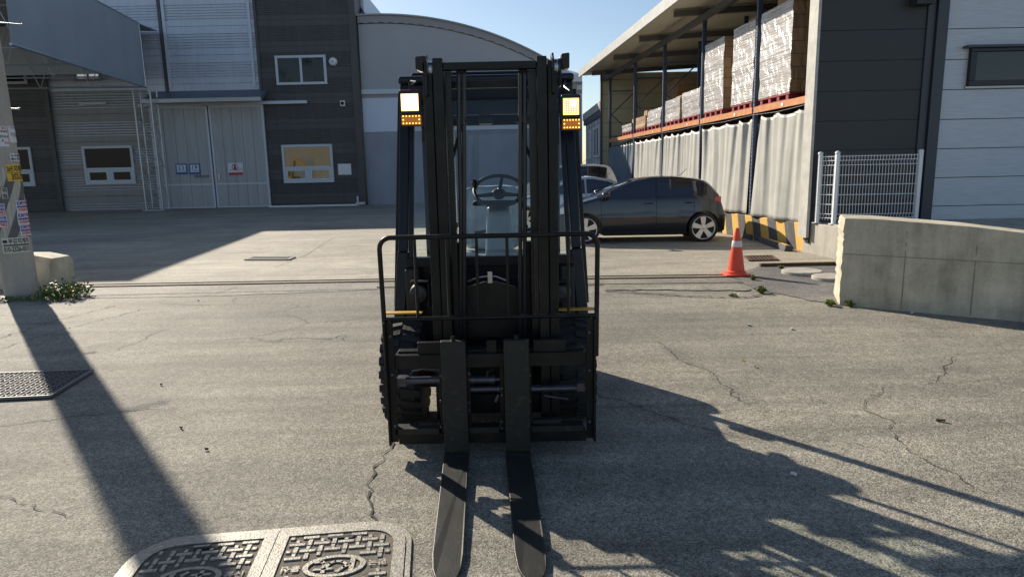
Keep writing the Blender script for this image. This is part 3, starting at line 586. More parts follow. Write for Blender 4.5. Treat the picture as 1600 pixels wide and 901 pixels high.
# ------------------------------------------------------------------ open rack warehouse, right
def xl(Y, off=0.0): return 5.6 + off - 0.0813 * (Y - 12.3)
RW = thing('rack_warehouse', 'open fronted warehouse with a broad mono pitch roof over pallet racking', 'building', (9, 20, 0))
Ya, Yb = 12.15, 29.4; EZ = 5.66
m = MB()
def slab(za, zb_, xo, yA, yB, xr_=15.0, slope=.05):
    return [(xl(yA, xo), yA, za), (xl(yB, xo), yB, za), (xr_, yB, za + slope * (xr_ - 4)), (xr_, yA, za + slope * (xr_ - 4))]
lo = slab(EZ, 0, -1.0, 11.0, 29.9); up_ = [(a, b, c + .16) for a, b, c in lo]
m.add(lo + up_, [(3, 2, 1, 0), (4, 5, 6, 7), (0, 1, 5, 4), (1, 2, 6, 5), (2, 3, 7, 6), (3, 0, 4, 7)]); m.build('roof', soffit, RW)
m = MB(); m.prism([(xl(11.0, -1.06), 10.95, EZ - .05), (xl(11.0, -1.003), 10.95, EZ - .05), (xl(11.0, -1.003), 10.95, EZ + .24), (xl(11.0, -1.06), 10.95, EZ + .24)], (xl(29.95) - xl(11.0), 19, 0)); m.build('eave_flashing', roof_light, RW)
m = MB()
for Y in (12.6, 14.95, 18.15, 21.45, 24.8, 28.6): m.prism([(xl(Y, -.75), Y - .06, EZ - .17), (xl(Y, -.75), Y + .06, EZ - .17), (xl(Y, -.75), Y + .06, EZ - .02), (xl(Y, -.75), Y - .06, EZ - .02)], (9, 0, .45))
m.prism([(xl(Ya, -.12), Ya, EZ - .32), (xl(Ya, .0), Ya, EZ - .32), (xl(Ya, .0), Ya, EZ - .175), (xl(Ya, -.12), Ya, EZ - .175)], (xl(Yb) - xl(Ya), Yb - Ya, 0)); m.build('rafter', M('rafter_steel', (.10, .10, .10), .5), RW)
m = MB(); m.box(xl(Yb, -.15), 15, Yb + .0, Yb + .12, 0, EZ + .02); m.build('end_wall', panel_cream, RW)
m = MB()
for i in range(9): m.box(xl(Yb, -.15), 15, Yb - .008, Yb - .001, .6 * i + .6, .6 * i + .615)
m.build('panel_joints', M('joint_dark', (.1, .1, .07), .6), RW)
m = MB(); m.box(xl(Yb, -.22), xl(Yb, -.151), Yb - .05, Yb + .15, 0, EZ); m.build('corner_trim', panel_dark, RW)
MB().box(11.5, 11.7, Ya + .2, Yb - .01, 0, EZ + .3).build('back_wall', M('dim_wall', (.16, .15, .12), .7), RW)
# pallet racking
RK = thing('pallet_rack', 'blue and orange pallet rack standing along the open front of the warehouse', 'rack', (5, 20, .5), None)
ups = [12.62, 14.9, 18.1, 21.4, 24.8, 28.7]
for Y in ups:
    for dx in (0.04, 1.12):
        x = xl(Y, dx); m = MB(); m.box(x - .05, x + .05, Y - .045, Y + .045, .02, EZ - .2)
        for k in range(60): m.box(x - .052, x - .0505, Y - .012, Y + .012, .2 + k * .085, .24 + k * .085, 1)
        m.build('upright', [rack_blue, M('punched_hole', (.32, .36, .42), .5)], RK)
    m = MB(); zs = [.3, 1.2, 2.1, 3.0, 3.9, 4.8]
    for i, z in enumerate(zs[:-1]):
        a, c_ = xl(Y, .09), xl(Y, 1.07)
        if i % 2: a, c_ = c_, a
        m.bar((a, Y, z), (c_, Y, zs[i + 1]), .03, .04)
    for z in (.3, 3.0, 4.85): m.bar((xl(Y, .09), Y + .003, z), (xl(Y, 1.07), Y + .003, z), .035, .045)
    m.build('diagonal_brace', rack_blue, RK)
for Y0, Y1 in zip(ups[:-1], ups[1:]):
    for dx in (0.0, 1.16):
        MB().bar((xl(Y0 + .05, dx), Y0 + .05, 2.82), (xl(Y1 - .05, dx), Y1 - .05, 2.82), .05, .13).build('beam', rack_orange, RK)
    m = MB(); m.prism([(xl(Y0 + .06, .04), Y0 + .06, 2.86), (xl(Y0 + .06, 1.12), Y0 + .06, 2.86), (xl(Y1 - .06, 1.12), Y1 - .06, 2.86), (xl(Y1 - .06, .04), Y1 - .06, 2.86)], (0, 0, .015)); m.build('shelf_deck', dark_m, RK)
    if Y0 < 22:
        m = MB(); ym = Y0 + .9; m.box(xl(ym) - .034, xl(ym) - .028, ym, ym + .26, 2.785, 2.845); m.build('load_sticker', white_p, RK)
# loads on the rack
def load(Y0, Y1, z1, wrap, label, dx=.02, dep=1.05, nm='wrapped_pallet_load', lean=.0):
    zb = 2.89; Yc = (Y0 + Y1) / 2; p = thing('pallet', 'dark red pallet under the ' + ' '.join(label.replace('film wrapped ', '').replace(' of cartons', '').split()[:11]), 'pallet', (xl(Yc, dx + dep / 2), Yc, zb), 'red pallets on the rack')
    m = MB(); L = lambda y, o: (xl(y, dx + o), y)
    m.prism([(*L(Y0, 0), zb + .11), (*L(Y1, 0), zb + .11), (*L(Y1, dep), zb + .11), (*L(Y0, dep), zb + .11)], (0, 0, .035)); m.prism([(*L(Y0, 0), zb), (*L(Y1, 0), zb), (*L(Y1, dep), zb), (*L(Y0, dep), zb)], (0, 0, .02)); m.build('deck', pallet_red, p)
    m = MB()
    for k in range(4):
        y = Y0 + .06 + (Y1 - Y0 - .22) * k / 3; m.prism([(*L(y, .01), zb + .021), (*L(y + .1, .01), zb + .021), (*L(y + .1, dep - .01), zb + .021), (*L(y, dep - .01), zb + .021)], (0, 0, .088))
    m.build('blocks', pallet_red, p)
    z0 = zb + .15; n = 16; rows = max(3, int((z1 - z0) / .24)); vs = []; fs = []; rnd = random.Random(int(Y0 * 100))
    ring = []
    for s_, (a, c_) in enumerate((((Y0, 0), (Y1, 0)), ((Y1, 0), (Y1, dep)), ((Y1, dep), (Y0, dep)), ((Y0, dep), (Y0, 0)))):
        for i in range(n): ring.append((a[0] + (c_[0] - a[0]) * i / n, a[1] + (c_[1] - a[1]) * i / n))
    N = len(ring)
    for j in range(rows * 2 + 1):
        t = j / (rows * 2); z = z0 + (z1 - z0) * t; off = (rnd.uniform(-.012, .012), rnd.uniform(-.02, .02)) if j % 2 == 0 else off
        for (y, o) in ring:
            k = rnd.uniform(-.006, .006); vs.append((xl(y, dx + o) + off[0] + k + lean * t, y + off[1] + k, z + rnd.uniform(-.004, .004)))
    for j in range(rows * 2):
        for i in range(N): fs.append((j * N + i, j * N + (i + 1) % N, (j + 1) * N + (i + 1) % N, (j + 1) * N + i))
    fs += [tuple(range(N))[::-1], tuple(rows * 2 * N + i for i in range(N))]
    mi = []
    b = MB().add(vs, fs); b.m = [0] * len(b.f)
    for idx in range(rows * 2 * N):
        i = idx % N
        if i >= 3 * n: b.m[idx] = 1          # end towards the camera shows bare cartons
    o = b.build(nm, [carton_w if wrap else carton, carton]); return tag(o, label, 'pallet load')
top = lambda px, py, Y: PY(px, py, Y).z
load(13.4, 14.74, 4.78, True, 'tallest film wrapped stack of cartons next to the black wall'); load(15.05, 16.2, 4.76, True, 'tall film wrapped stack just left of the front blue upright'); load(16.7, 17.95, 4.72, True, 'tall film wrapped stack in the middle of the rack, third from the black wall')
load(18.25, 19.65, 3.72, True, 'low wrapped stack of cartons, right one of the low pair'); load(19.85, 21.2, 3.66, True, 'low wrapped stack of cartons, left one of the low pair'); load(21.7, 23.2, 3.55, True, 'small leaning wrapped sack stack left of the low pair', lean=.05)
load(23.4, 24.6, 3.42, False, 'short bare cardboard stack far along the rack'); load(25.2, 26.6, 3.3, True, 'farthest small white wrapped bundle on the rack')
for i, (Y, dy, dx, z, h) in enumerate(((13.9, .7, .1, 4.78, .22), (15.6, .5, .2, 4.76, .12), (18.8, .6, .3, 3.72, .1), (20.5, .5, .2, 3.66, .07), (24.0, .4, .2, 3.42, .2), (25.8, .4, .25, 3.3, .18), (14.2, .7, .65, 4.78, .3))):
    m = MB(); m.obox((xl(Y, dx + .25), Y, z + h / 2 + .01), .5, dy, h, 0, 0, .08); m.bar((xl(Y, dx), Y, z + h + .013), (xl(Y, dx + .5), Y, z + h + .013), .06, .004)
    tag(m.build('cardboard_box', carton, bevel=.01), ['loose flat carton on top of the tallest stack, front one', 'loose carton on the tall stack left of the front upright', 'loose carton on the right one of the low wrapped pair', 'loose carton on the left one of the low wrapped pair', 'loose carton on the short bare cardboard stack', 'loose carton on the farthest white bundle', 'loose carton on top of the tallest stack, rear one'][i], 'box')
# inside loads in the dim second row, seen past the low stacks
for i, (Y, z1) in enumerate(((19.0, 4.6), (22.3, 4.9), (25.5, 4.8))):
    m = MB(); m.box(xl(Y, 1.6), xl(Y, 2.7), Y - .8, Y + .8, .0, z1); tag(m.build('carton_stack', carton), ['dim carton stack standing deep inside behind the low wrapped pair', 'dim carton stack deep inside behind the leaning sacks', 'dim carton stack deep inside by the cream end wall'][i], 'pallet load')
# curtains below the shelf
def curtain(Y0, Y1, z0, z1, mat, label, amp=.06, folds=7, seed=0, wedge=0.0):
    rnd = random.Random(seed); n = 110; rows = 26; vs = []; fs = []; ph = [rnd.uniform(0, 6.28) for _ in range(4)]
    for j in range(rows + 1):
        t = j / rows
        for i in range(n + 1):
            u = i / n; Y = Y0 + wedge * (1 - t) * 0 + (Y1 - Y0 - wedge * math.sin(t * 3.14) * .5) * u
            f = folds * 2 * math.pi * u + ph[0] + .9 * math.sin(3.1 * u + ph[1]) + t * .9 * math.sin(5 * u + ph[3])
            k = amp * (.30 + .7 * t) * (math.sin(f) * (.6 + .4 * math.sin(u * 9 + ph[1])) + .35 * math.sin(2.3 * f + ph[2]) + .06 * math.sin(5.1 * f + ph[3] + 2 * t))
            k += .05 * (1 - t) * math.sin(2.2 * u * 6 + ph[2])
            sag = -.07 * abs(math.sin(f / 2)) * t ** 6
            vs.append((xl(Y, .04) - .02 + k * .85 - .06 * (1 - t), Y + .3 * k, z0 + (z1 - z0) * t + sag))
    for j in range(rows):
        for i in range(n): a = j * (n + 1) + i; fs.append((a, a + 1, a + n + 2, a + n + 1))
    o = MB().add(vs, fs).build('curtain', mat, smooth=80); so_ = o.modifiers.new('thickness', 'SOLIDIFY'); so_.thickness = .004
    return tag(o, label, 'curtain')
curtain(12.3, 14.75, .53, 2.68, curt, 'broad beige sheet curtain hanging beside the black wall', .06, 3, 1)
curtain(15.02, 18.0, .55, 2.66, curt, 'beige sheet curtain left of the dark gap at the front upright', .055, 4, 2, .15)
curtain(18.15, 21.3, .5, 2.64, curt, 'pleated beige curtain behind the tail of the dark hatchback', .045, 5, 3)
curtain(21.45, 24.7, .5, 2.62, curt, 'pleated beige curtain behind the roof of the dark hatchback', .045, 5, 4)
curtain(24.85, 28.6, .5, 2.60, curt_shade, 'curtain at the far end of the rack, its shade put into a blue grey colour', .05, 9, 5)
for Y0, Y1 in zip(ups[:-1], ups[1:]):
    MB().tube([(xl(Y0, -.04), Y0, 2.72), (xl((Y0 + Y1) / 2, -.04), (Y0 + Y1) / 2, 2.69), (xl(Y1, -.04), Y1, 2.72)], .006, 5).build('curtain_wire', galv, RK)
# dark interior behind the curtains
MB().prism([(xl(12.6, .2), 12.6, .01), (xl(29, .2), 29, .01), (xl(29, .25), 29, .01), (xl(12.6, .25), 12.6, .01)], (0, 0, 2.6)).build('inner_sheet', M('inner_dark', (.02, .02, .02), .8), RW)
# striped low retaining wall
KW = MB(); L = lambda y, o: (xl(y, o - .03), y)
Y = 12.35; k = 0; sh = .16
KW.prism([(*L(11.2, -.08), 0), (*L(12.35, -.08), 0), (*L(12.35, .4), 0), (*L(11.2, .4), 0)], (0, 0, .565), 2)
while Y < 17.6:
    w = .37; Y2 = Y + w; a = (xl(Y), Y); z1 = .53
    s0, s1 = Y, Y2
    KW.add([(*L(s0, 0), 0), (*L(s1, 0), 0), (*L(s1 + sh, 0), z1 * 1.0), (*L(s0 + sh, 0), z1), (*L(s0, .3), 0), (*L(s1, .3), 0), (*L(s1 + sh, .3), z1), (*L(s0 + sh, .3), z1)], [(3, 2, 1, 0), (4, 5, 6, 7), (0, 1, 5, 4), (1, 2, 6, 5), (2, 3, 7, 6), (3, 0, 4, 7)], k % 2)
    Y += w; k += 1
KW.prism([(*L(17.7, .02), 0), (*L(29.4, .02), 0), (*L(29.4, .3), 0), (*L(17.7, .3), 0)], (0, 0, .5), 2)
KW.add([(*L(12.352, .0), 0), (*L(12.352, .05), 0), (*L(12.352 + sh, .05), .528), (*L(12.352, .05), .528), (*L(12.352, .0), .528)], [(0, 1, 3, 4)], 2)
tag(KW.build('retaining_kerb', [kyel, kblk, conc_l], bevel=.012), 'low concrete retaining wall painted in yellow and black slanting stripes', 'wall')

# ------------------------------------------------------------------ black and silver clad buildings
YD = 12.12
DB = thing('black_building', 'black panelled building front between the rack warehouse and the silver building', 'building', (6.5, YD, .58))
def panels(m, x0, x1, y, z0, z1, ph, gap=.012, step=.512, dep=.02, top=8):
    z = ph
    while z < z1:
        a = max(z0, z); b = min(z1, z + step - gap)
        if b > a: m.box(x0, x1, y - dep, y + .02, a, b)
        z += step
xk = 5.47
m = MB(); panels(m, xk, 7.32, YD, .2, 7.5, -.18); m.box(xk + .01, 7.4, YD + .0, YD + .14, .2, 7.5); m.build('clad_wall', panel_black, DB)
m = MB(); m.box(xk - .055, xk - .003, YD - .05, YD + .3, .3, 7.6); m.build('pale_corner_trim', M('trim_beige', (.45, .44, .40), .5, var=.15, vs=5), DB)
m = MB(); m.box(7.325, 7.46, YD - .05, YD + .1, .3, 7.6); m.box(7.47, 7.66, YD - .10, YD + .1, .3, 7.6); m.build('corner_trim', M('trim_blue_black', (.035, .04, .055), .4), DB)
m = MB(); m.box(7.0, 7.3, YD - .25, YD - .03, 4.28, 4.45); m.build('bracket', panel_black, DB); MB().box(7.18, 7.42, YD - .3, YD - .255, 4.33, 4.6).build('white_box', white_p, DB)
VB = thing('silver_building', 'silver ribbed panel building with a narrow dark window, at the right edge', 'building', (11, YD, 0))
m = MB(); panels(m, 7.665, 17, YD, .0, 7.5, -.19, .014, .512, .02); m.build('clad_wall', panel_silver, VB)
MB().box(7.67, 17, YD + .003, YD + .2, 0, 7.5).build('wall_core', panel_black, VB)
w0, w1 = PY(1512, 77, YD), PY(1512, 132, YD); x0 = w0.x + .06; z1 = w0.z; z0 = w1.z
m = MB(); m.box(x0 - .05, 12.5, YD - .10, YD - .021, z0 - .04, z0 + .05); m.box(x0 - .05, 12.5, YD - .10, YD - .021, z1 - .06, z1); m.box(x0 - .05, x0 + .06, YD - .10, YD - .021, z0 + .05, z1 - .06); w = m.build('window', M('anodised_black', (.02, .022, .03), .35, .4), VB, bevel=.006)
MB().box(x0 + .06, 12.5, YD - .06, YD - .022, z0 + .05, z1 - .06).build('pane', wglass, w); MB().box(x0 - .16, 12.5, YD - .16, YD - .021, z1 + .002, z1 + .045).build('head_flashing', M('trim_blue_black', (0, 0, 0)), w)
MB().box(x0 - .075, 12.5, YD - .06, YD - .021, z0 - .075, z0 - .042).build('sill', galv, w)
for o in (DB, VB):
    pass
MB().box(7.7, 17, YD + .21, YD + 6, 0, 7.45).build('rear_volume', panel_black, VB)

# ledge, concrete wall, fence
lg = [(5.66, YD - .03), (5.66, 6.6), (9.2, 4.2), (17, 4.2), (17, YD - .03)]
MB().prism([(a, b, 0) for a, b in lg], (0, 0, .58)).build('ledge', conc_l, kind='structure')
A = G(1311, 477); n_end = G(1303, 461) - A; B = Vector((5.173, 6.492, 0)); d = (B - A).normalized(); n = Vector((-d.y, d.x, 0)) * .30
n = n_end
pr_ = []
for i in range(41):
    t = -0.0 + 7.0 * i / 40; p = A + d * t; z = 1.005 - max(0, t - .3) * .065 - max(0, t - 1.2) * .05
    pr_.append((p, z))
vs = []; fs = []; rnd = random.Random(3); H = 34
for i, (p, z) in enumerate(pr_):
    for j in range(H + 1):
        t = j / H; e = (rnd.gauss(0, .0035) + .006 * math.sin(j * .9) * math.sin(j * .37) if i == 0 else rnd.uniform(-.002, .002)); vs.append((p.x + e, p.y + rnd.uniform(-.003, .003), z * t))
for i, (p, z) in enumerate(pr_):
    for j in range(H + 1):
        t = j / H; e = (rnd.gauss(0, .006) if i == 0 else 0); vs.append((p.x + n.x + e, p.y + n.y, z * t))
K = H + 1; NN = len(pr_) * K
for i in range(len(pr_) - 1):
    for j in range(H): a = i * K + j; fs += [(a, a + K, a + K + 1, a + 1), (NN + a, NN + a + 1, NN + a + K + 1, NN + a + K)]
    a = i * K + H; fs.append((a, a + K, NN + a + K, NN + a))
for j in range(H): fs.append((j, j + 1, NN + j + 1, NN + j)); a = (len(pr_) - 1) * K + j; fs.append((a, a + 1, NN + a + 1, NN + a))
CW = MB().add(vs, fs).build('concrete_wall', conc, smooth=35); tag(CW, 'weathered grey concrete wall with a sloping top, in front of the silver building', 'wall')
m = MB()
for t in (.62, 1.25, 1.95, 2.7, 3.6): p = A + d * t; m.prism([(p.x - .004 * d.x - .002, p.y - .004 * d.y - .004, .02), (p.x + .006 * d.x - .002, p.y + .006 * d.y - .004, .02), (p.x + .006 * d.x, p.y + .006 * d.y, .93 - t * .08), (p.x - .004 * d.x, p.y - .004 * d.y, .93 - t * .08)], (0.0, .003, 0))
p = A; q_ = A + d * 5; m.prism([(p.x - .002, p.y - .004, .60), (q_.x - .002, q_.y - .004, .56), (q_.x - .002, q_.y - .004, .566), (p.x - .002, p.y - .004, .607)], (0, .003, 0))
m.build('formwork_seam', M('seam_dark', (.26, .24, .19), .9), CW)
fz = .58
P2 = G(1302, 350, fz); P1 = PY(1276, 346, 11.95); P3 = PY(1430, 345, P2.y - .1); P2 = Vector((P2.x, P2.y, fz)); P1 = Vector((P1.x, P1.y, fz)); P3 = Vector((P3.x, P3.y, fz))
FN = thing('mesh_fence', 'white welded wire mesh fence with capped posts on the concrete ledge', 'fence', (P2.x, P2.y, fz)); FH = 1.22
for p in (P1, P2, P3):
    m = MB(); m.box(p.x - .03, p.x + .03, p.y - .03, p.y + .03, fz, fz + FH); m.box(p.x - .07, p.x + .07, p.y - .05, p.y + .05, fz, fz + .01)
    po = m.build('post', white_p, FN, bevel=.004); MB().lathe([(.045, 0), (.045, .015), (.03, .035), (.008, .045)], (p.x, p.y, fz + FH), n=12).build('cap', white_p, po, smooth=40)
def mesh_panel(a, c_):
    m = MB(); dd = c_ - a; Ld = dd.length; nn = max(4, int(Ld / .05)); nrm = Vector((-dd.y, dd.x, 0)).normalized() * .03
    zs = [.10, .17, .34, .51, .68, .85, 1.02, 1.10, 1.17]
    off = [0, .0, 0, 0, 0, 0, 0, 1, 0]
    for i in range(nn + 1):
        p = a + dd * (i / nn); prof = [(0, .06), (0, .1), (1, .135), (0, .17), (0, 1.02), (1, 1.06), (0, 1.1), (0, 1.19)]
        m.tube([(p.x + nrm.x * o, p.y + nrm.y * o, fz + z) for o, z in prof], .005, 4)
    for z in zs: m.tube([(a.x, a.y, fz + z), (c_.x, c_.y, fz + z)], .0062, 4)
    m.build('mesh_panel', white_p, FN)
mesh_panel(P1, P2); mesh_panel(P2, P3)

# ------------------------------------------------------------------ cars
def interp(tab, x):
    if x <= tab[0][0]: return tab[0][1]
    for (a, b), (c_, d_) in zip(tab[:-1], tab[1:]):
        if x <= c_:
            t = (x - a) / (c_ - a); return b + (d_ - b) * t
    return tab[-1][1]
def smooth_tab(tab, x, r=.05):
    return sum(interp(tab, x + r * k) for k in (-2, -1, 0, 1, 2)) / 5
def make_car(name, label, loc, rz, paint, top, half=.86, front=-1.24, rear=1.33, x0=-2.03, x1=2.02, belt=.98, group=None, side_top=None, ws=(-.98, -.20), rg=(1.42, 1.86), dlo=(-.86, 1.33), wr=.315):
    t = thing(name, label, 'car', (0, 0, 0), group)
    def W_(x):
        e = abs((x - (x0 + x1) / 2) / ((x1 - x0) / 2)); return half * (1 - .30 * e ** 7 - .05 * e ** 3)
    def zt(x): return smooth_tab(top, x)
    def zb(x): return .19 + .16 * max(0, (abs(x) - 1.75) / .3) ** 1.5 if abs(x) > 1.75 else .19
    def hw(x, z):
        w = W_(x)
        if z > belt: w -= (z - belt) * .50 + .058
        elif z > .62: w -= .012 + .04 * ((z - .62) / (belt - .62)) ** 1.5
        w -= .05 * max(0, (.42 - z) / .25) ** 1.6 + .10 * max(0, .58 - z) ** 1.2
        return w
    xs = [x0 + (x1 - x0) * (.5 - .5 * math.cos(math.pi * i / 72)) for i in range(73)]; NZ = 22; vs = []; fs = []; ring = None
    for x in xs:
        T = zt(x); Bz = min(zb(x), T - .1); r_ = .07 if T > belt + .1 else .09; ring = []
        for j in range(NZ + 1):
            z = Bz + (T - r_ - Bz) * j / NZ; ring.append((hw(x, z), z))
        we = ring[-1][0]
        for a in (25, 50, 70): ring.append((we - r_ * 1.2 * (1 - math.cos(R(a))), T - r_ + (r_ - .02) * math.sin(R(a))))
        wl = ring[-1][0]
        for f in (.75, .5, .25): ring.append((wl * f, T - .02 + .022 * (1 - f * f) + 0))
        full = [(x, y, z) for y, z in ring] + [(x, 0, T + .003)] + [(x, -y, z) for y, z in ring[::-1]]
        vs += full; K = len(full)
    n = len(xs)
    for i in range(n - 1):
        for j in range(K): a = i * K + j; b = i * K + (j + 1) % K; fs.append((a, b, b + K, a + K))
    fs += [tuple(range(K)), tuple((n - 1) * K + j for j in range(K))[::-1]]
    body = MB().add(vs, fs).build('body', paint, t, smooth=32, local=True)
    cut = MB()
    for cx in (front, rear):
        for sg in (-1, 1): cut.lathe([(wr + .055, .50), (wr + .055, 1.1)], (cx, 0, wr - .0), (0, sg, 0), 40)
    co = cut.build('cutter', plas, None, local=True); bo = body.modifiers.new('arches', 'BOOLEAN'); bo.operation = 'DIFFERENCE'; bo.object = co; bo.solver = 'EXACT'
    bpy.context.view_layer.update(); me2 = bpy.data.meshes.new_from_object(body.evaluated_get(bpy.context.evaluated_depsgraph_get())); body.modifiers.clear(); body.data = me2; bpy.data.objects.remove(co)
    me2.set_sharp_from_angle(angle=R(32))
    def side_patch(nm, xa_, xb_, lo, hi, mat, off=.004, n=24, mz=6, parent=None, sides=(-1, 1)):
        out = []
        for sg in sides:
            v = []; f = []
            for i in range(n + 1):
                x = xa_ + (xb_ - xa_) * i / n; l = lo(x) if callable(lo) else lo; h = hi(x) if callable(hi) else hi
                h = max(h, l + .002)
                for j in range(mz + 1): z = l + (h - l) * j / mz; v.append((x, sg * (hw(x, z) + off), z))
            for i in range(n):
                for j in range(mz): a = i * (mz + 1) + j; f.append((a, a + 1, a + mz + 2, a + mz + 1))
            out.append(MB().add(v, f).build(nm, mat, parent or t, smooth=40, local=True))
        return out
    bot = lambda x: belt + .04 * (x - dlo[0]) / (dlo[1] - dlo[0]) + max(0, x - (dlo[1] - .35)) * .35
    st = side_top or (lambda x: min(zt(x) - .095, zt(x) - .095))
    side_patch('side_window', dlo[0], .28, bot, lambda x: st(x), carglass); side_patch('side_window', .33, dlo[1], bot, lambda x: st(x), carglass)
    side_patch('weather_shield', dlo[0] + .22, .27, lambda x: st(x) - .035, lambda x: st(x) + .012, carglass, .012); side_patch('weather_shield', .34, dlo[1] - .08, lambda x: st(x) - .035, lambda x: st(x) + .012, carglass, .012)
    def top_patch(nm, xa_, xb_, fr, mat):
        v = []; f = []; n_ = 16; m_ = 12
        for i in range(n_ + 1):
            x = xa_ + (xb_ - xa_) * i / n_; T = zt(x); e = (hw(x, T - .08) - .085) * fr
            for j in range(m_ + 1):
                u = -1 + 2 * j / m_; sl_ = (zt(x + .02) - zt(x - .02)) / .04; nn_ = Vector((-sl_, 0, 1)).normalized() * .009
                v.append((x + nn_.x, e * u, T + .003 - .022 * u * u * .9 + nn_.z))
        for i in range(n_):
            for j in range(m_): a = i * (m_ + 1) + j; f.append((a, a + 1, a + m_ + 2, a + m_ + 1))
        MB().add(v, f).build(nm, mat, t, smooth=60, local=True)
    top_patch('windscreen', ws[0], ws[1], 1.0, carglass); top_patch('rear_window', rg[0], rg[1], 1.0, carglass)
    # shut lines, handles, mirrors, lamps
    for sx_ in (-.90, .305, 1.12):
        side_patch('door_seam', sx_ - .004, sx_ + .004, .32, belt - .01, dark_m, .002, n=1, mz=12)
    for hx in (.13, 1.02):
        for sg in (-1, 1):
            m = MB(); m.tube([(hx - .10, sg * (hw(hx, .86) + .012), .86), (hx - .06, sg * (hw(hx, .86) + .035), .865), (hx + .06, sg * (hw(hx, .86) + .035), .87), (hx + .10, sg * (hw(hx, .86) + .012), .87)], .014, 8); m.build('door_handle', paint, t, smooth=50, local=True)
    for sg in (-1, 1):
        m = MB(); m.tube([(-.80, sg * (hw(-.8, 1.0)), 1.0), (-.80, sg * (half + .04), 1.02)], .022, 8); m.tube([(-.90, sg * (half + .09), 1.05), (-.86, sg * (half + .10), 1.055), (-.78, sg * (half + .10), 1.05), (-.73, sg * (half + .09), 1.045)], [.03, .075, .075, .04], 12); m.build('wing_mirror', paint, t, smooth=60, local=True)
    side_patch('tail_light', x1 - .27, x1 - .12, lambda x: .84 + (x1 - .06 - x) * .25, lambda x: .99 - (x1 - .06 - x) * .12, red_lens, .006, n=10)
    side_patch('headlight', x0 + .10, x0 + .50, lambda x: .62 + (x - x0) * .15, lambda x: .70 + (x - x0) * .30, glass('headlamp_' + name, (.9, .9, .9), .3) if False else white_p, .006, n=10)
    side_patch('sill_trim', -.86, .95, .20, .27, plas, .01, n=10)
    m = MB(); m.lathe([(.075, 0), (.075, .004)], (1.47, -(hw(1.47, .86) + .001), .86), (0, -1, 0), 20); m.lathe([(.068, 0.004), (.068, .005)], (1.47, -(hw(1.47, .86) + .001), .86), (0, -1, 0), 20); m.build('fuel_flap', paint, t, local=True)
    MB().tube([(.95, 0, zt(.95)), (1.12, 0, zt(.95) + .16)], .006, 6).build('aerial', plas, t, local=True)
    m = MB(); m.box(x0 + .02, x0 + .06, -.6, .6, .33, .52); m.build('grille', plas, t, local=True)
    m = MB(); m.box(x1 - .025, x1 + .012, -.25, .25, .55, .67); m.build('number_plate', white_p, t, local=True)
    m = MB(); m.box(front + .4, rear - .4, -half + .15, half - .15, .16, .2); m.build('underbody', plas, t, local=True)
    for cx in (front, rear):
        for sg in (-1, 1):
            w = MB().lathe([(wr - .066, -.09), (wr - .02, -.10), (wr, -.08), (wr, .08), (wr - .02, .10), (wr - .058, .105), (wr - .066, .06)], (cx, sg * (half - .12), wr), (0, sg, 0), 36).build('wheel', rubber, t, smooth=30, local=True)
            m = MB(); yb = sg * (half - .12); o = (cx, yb, wr); ax = (0, sg, 0)
            m.lathe([(wr - .062, .05), (wr - .056, .10), (wr - .066, .107), (wr - .078, .10), (wr - .085, .03), (.06, .01)], o, ax, 36)
            for k_i in range(5):
                a = 2 * math.pi * k_i / 5 + .3 + cx; u = Vector((math.cos(a), 0, math.sin(a))); v_ = Vector((-math.sin(a), 0, math.cos(a))); y_ = Vector((0, sg, 0)); c0_ = Vector(o) + y_ * .07
                pts = [c0_ + u * .03 + v_ * .035 + y_ * .022, c0_ + u * (wr - .073) + v_ * .062 + y_ * .03, c0_ + u * (wr - .073) - v_ * .062 + y_ * .03, c0_ + u * .03 - v_ * .035 + y_ * .022]; m.prism(pts, -y_ * .03)
            m.lathe([(.05, .07), (.05, .10), (.02, .103)], o, ax, 16); m.build('rim', alloy, w, smooth=30, local=True)
            m = MB(); m.lathe([(wr - .09, .031), (wr - .09, .034)], o, ax, 30); m.build('brake_shadow', dark_m, w, local=True)
    t.location = loc; t.rotation_euler = (0, 0, rz); return t
hatch_top = [(-2.03, .50), (-1.99, .66), (-1.88, .75), (-1.6, .87), (-1.1, 1.0), (-.98, 1.03), (-.60, 1.22), (-.20, 1.375), (.25, 1.445), (.7, 1.45), (1.15, 1.41), (1.40, 1.345), (1.46, 1.31), (1.62, 1.12), (1.76, .98), (1.83, .80), (1.85, .62), (1.87, .45)]
fwp, rwp = G(922, 381), G(1098, 378)
cen = rwp + (fwp - rwp).normalized() * 1.33; yawc = math.atan2(-(fwp - rwp).y, -(fwp - rwp).x)
nrm_ = Vector((-math.sin(yawc), math.cos(yawc), 0))
pcar = cen + nrm_ * .80
make_car('parked_car', 'dark grey hatchback with five spoke alloy wheels parked in front of the curtains', (pcar.x, pcar.y, 0.004), yawc, car_paint, hatch_top, x1=1.87, rg=(1.38, 1.74), dlo=(-.86, 1.27))
sedan_top = [(-2.25, .5), (-2.2, .68), (-1.9, .80), (-1.2, .97), (-1.0, 1.0), (-.5, 1.24), (0, 1.42), (.5, 1.45), (1.0, 1.36), (1.55, 1.08), (1.7, 1.04), (2.2, .98), (2.28, .6), (2.3, .45)]
make_car('parked_car', 'silver sedan parked just behind the dark grey hatchback', (1.75, 19.0, 0.004), R(2), car_silver, sedan_top, x0=-2.25, x1=2.3, front=-1.35, rear=1.35, ws=(-.95, -.1), rg=(1.02, 1.5), dlo=(-.8, 1.45), belt=.96)
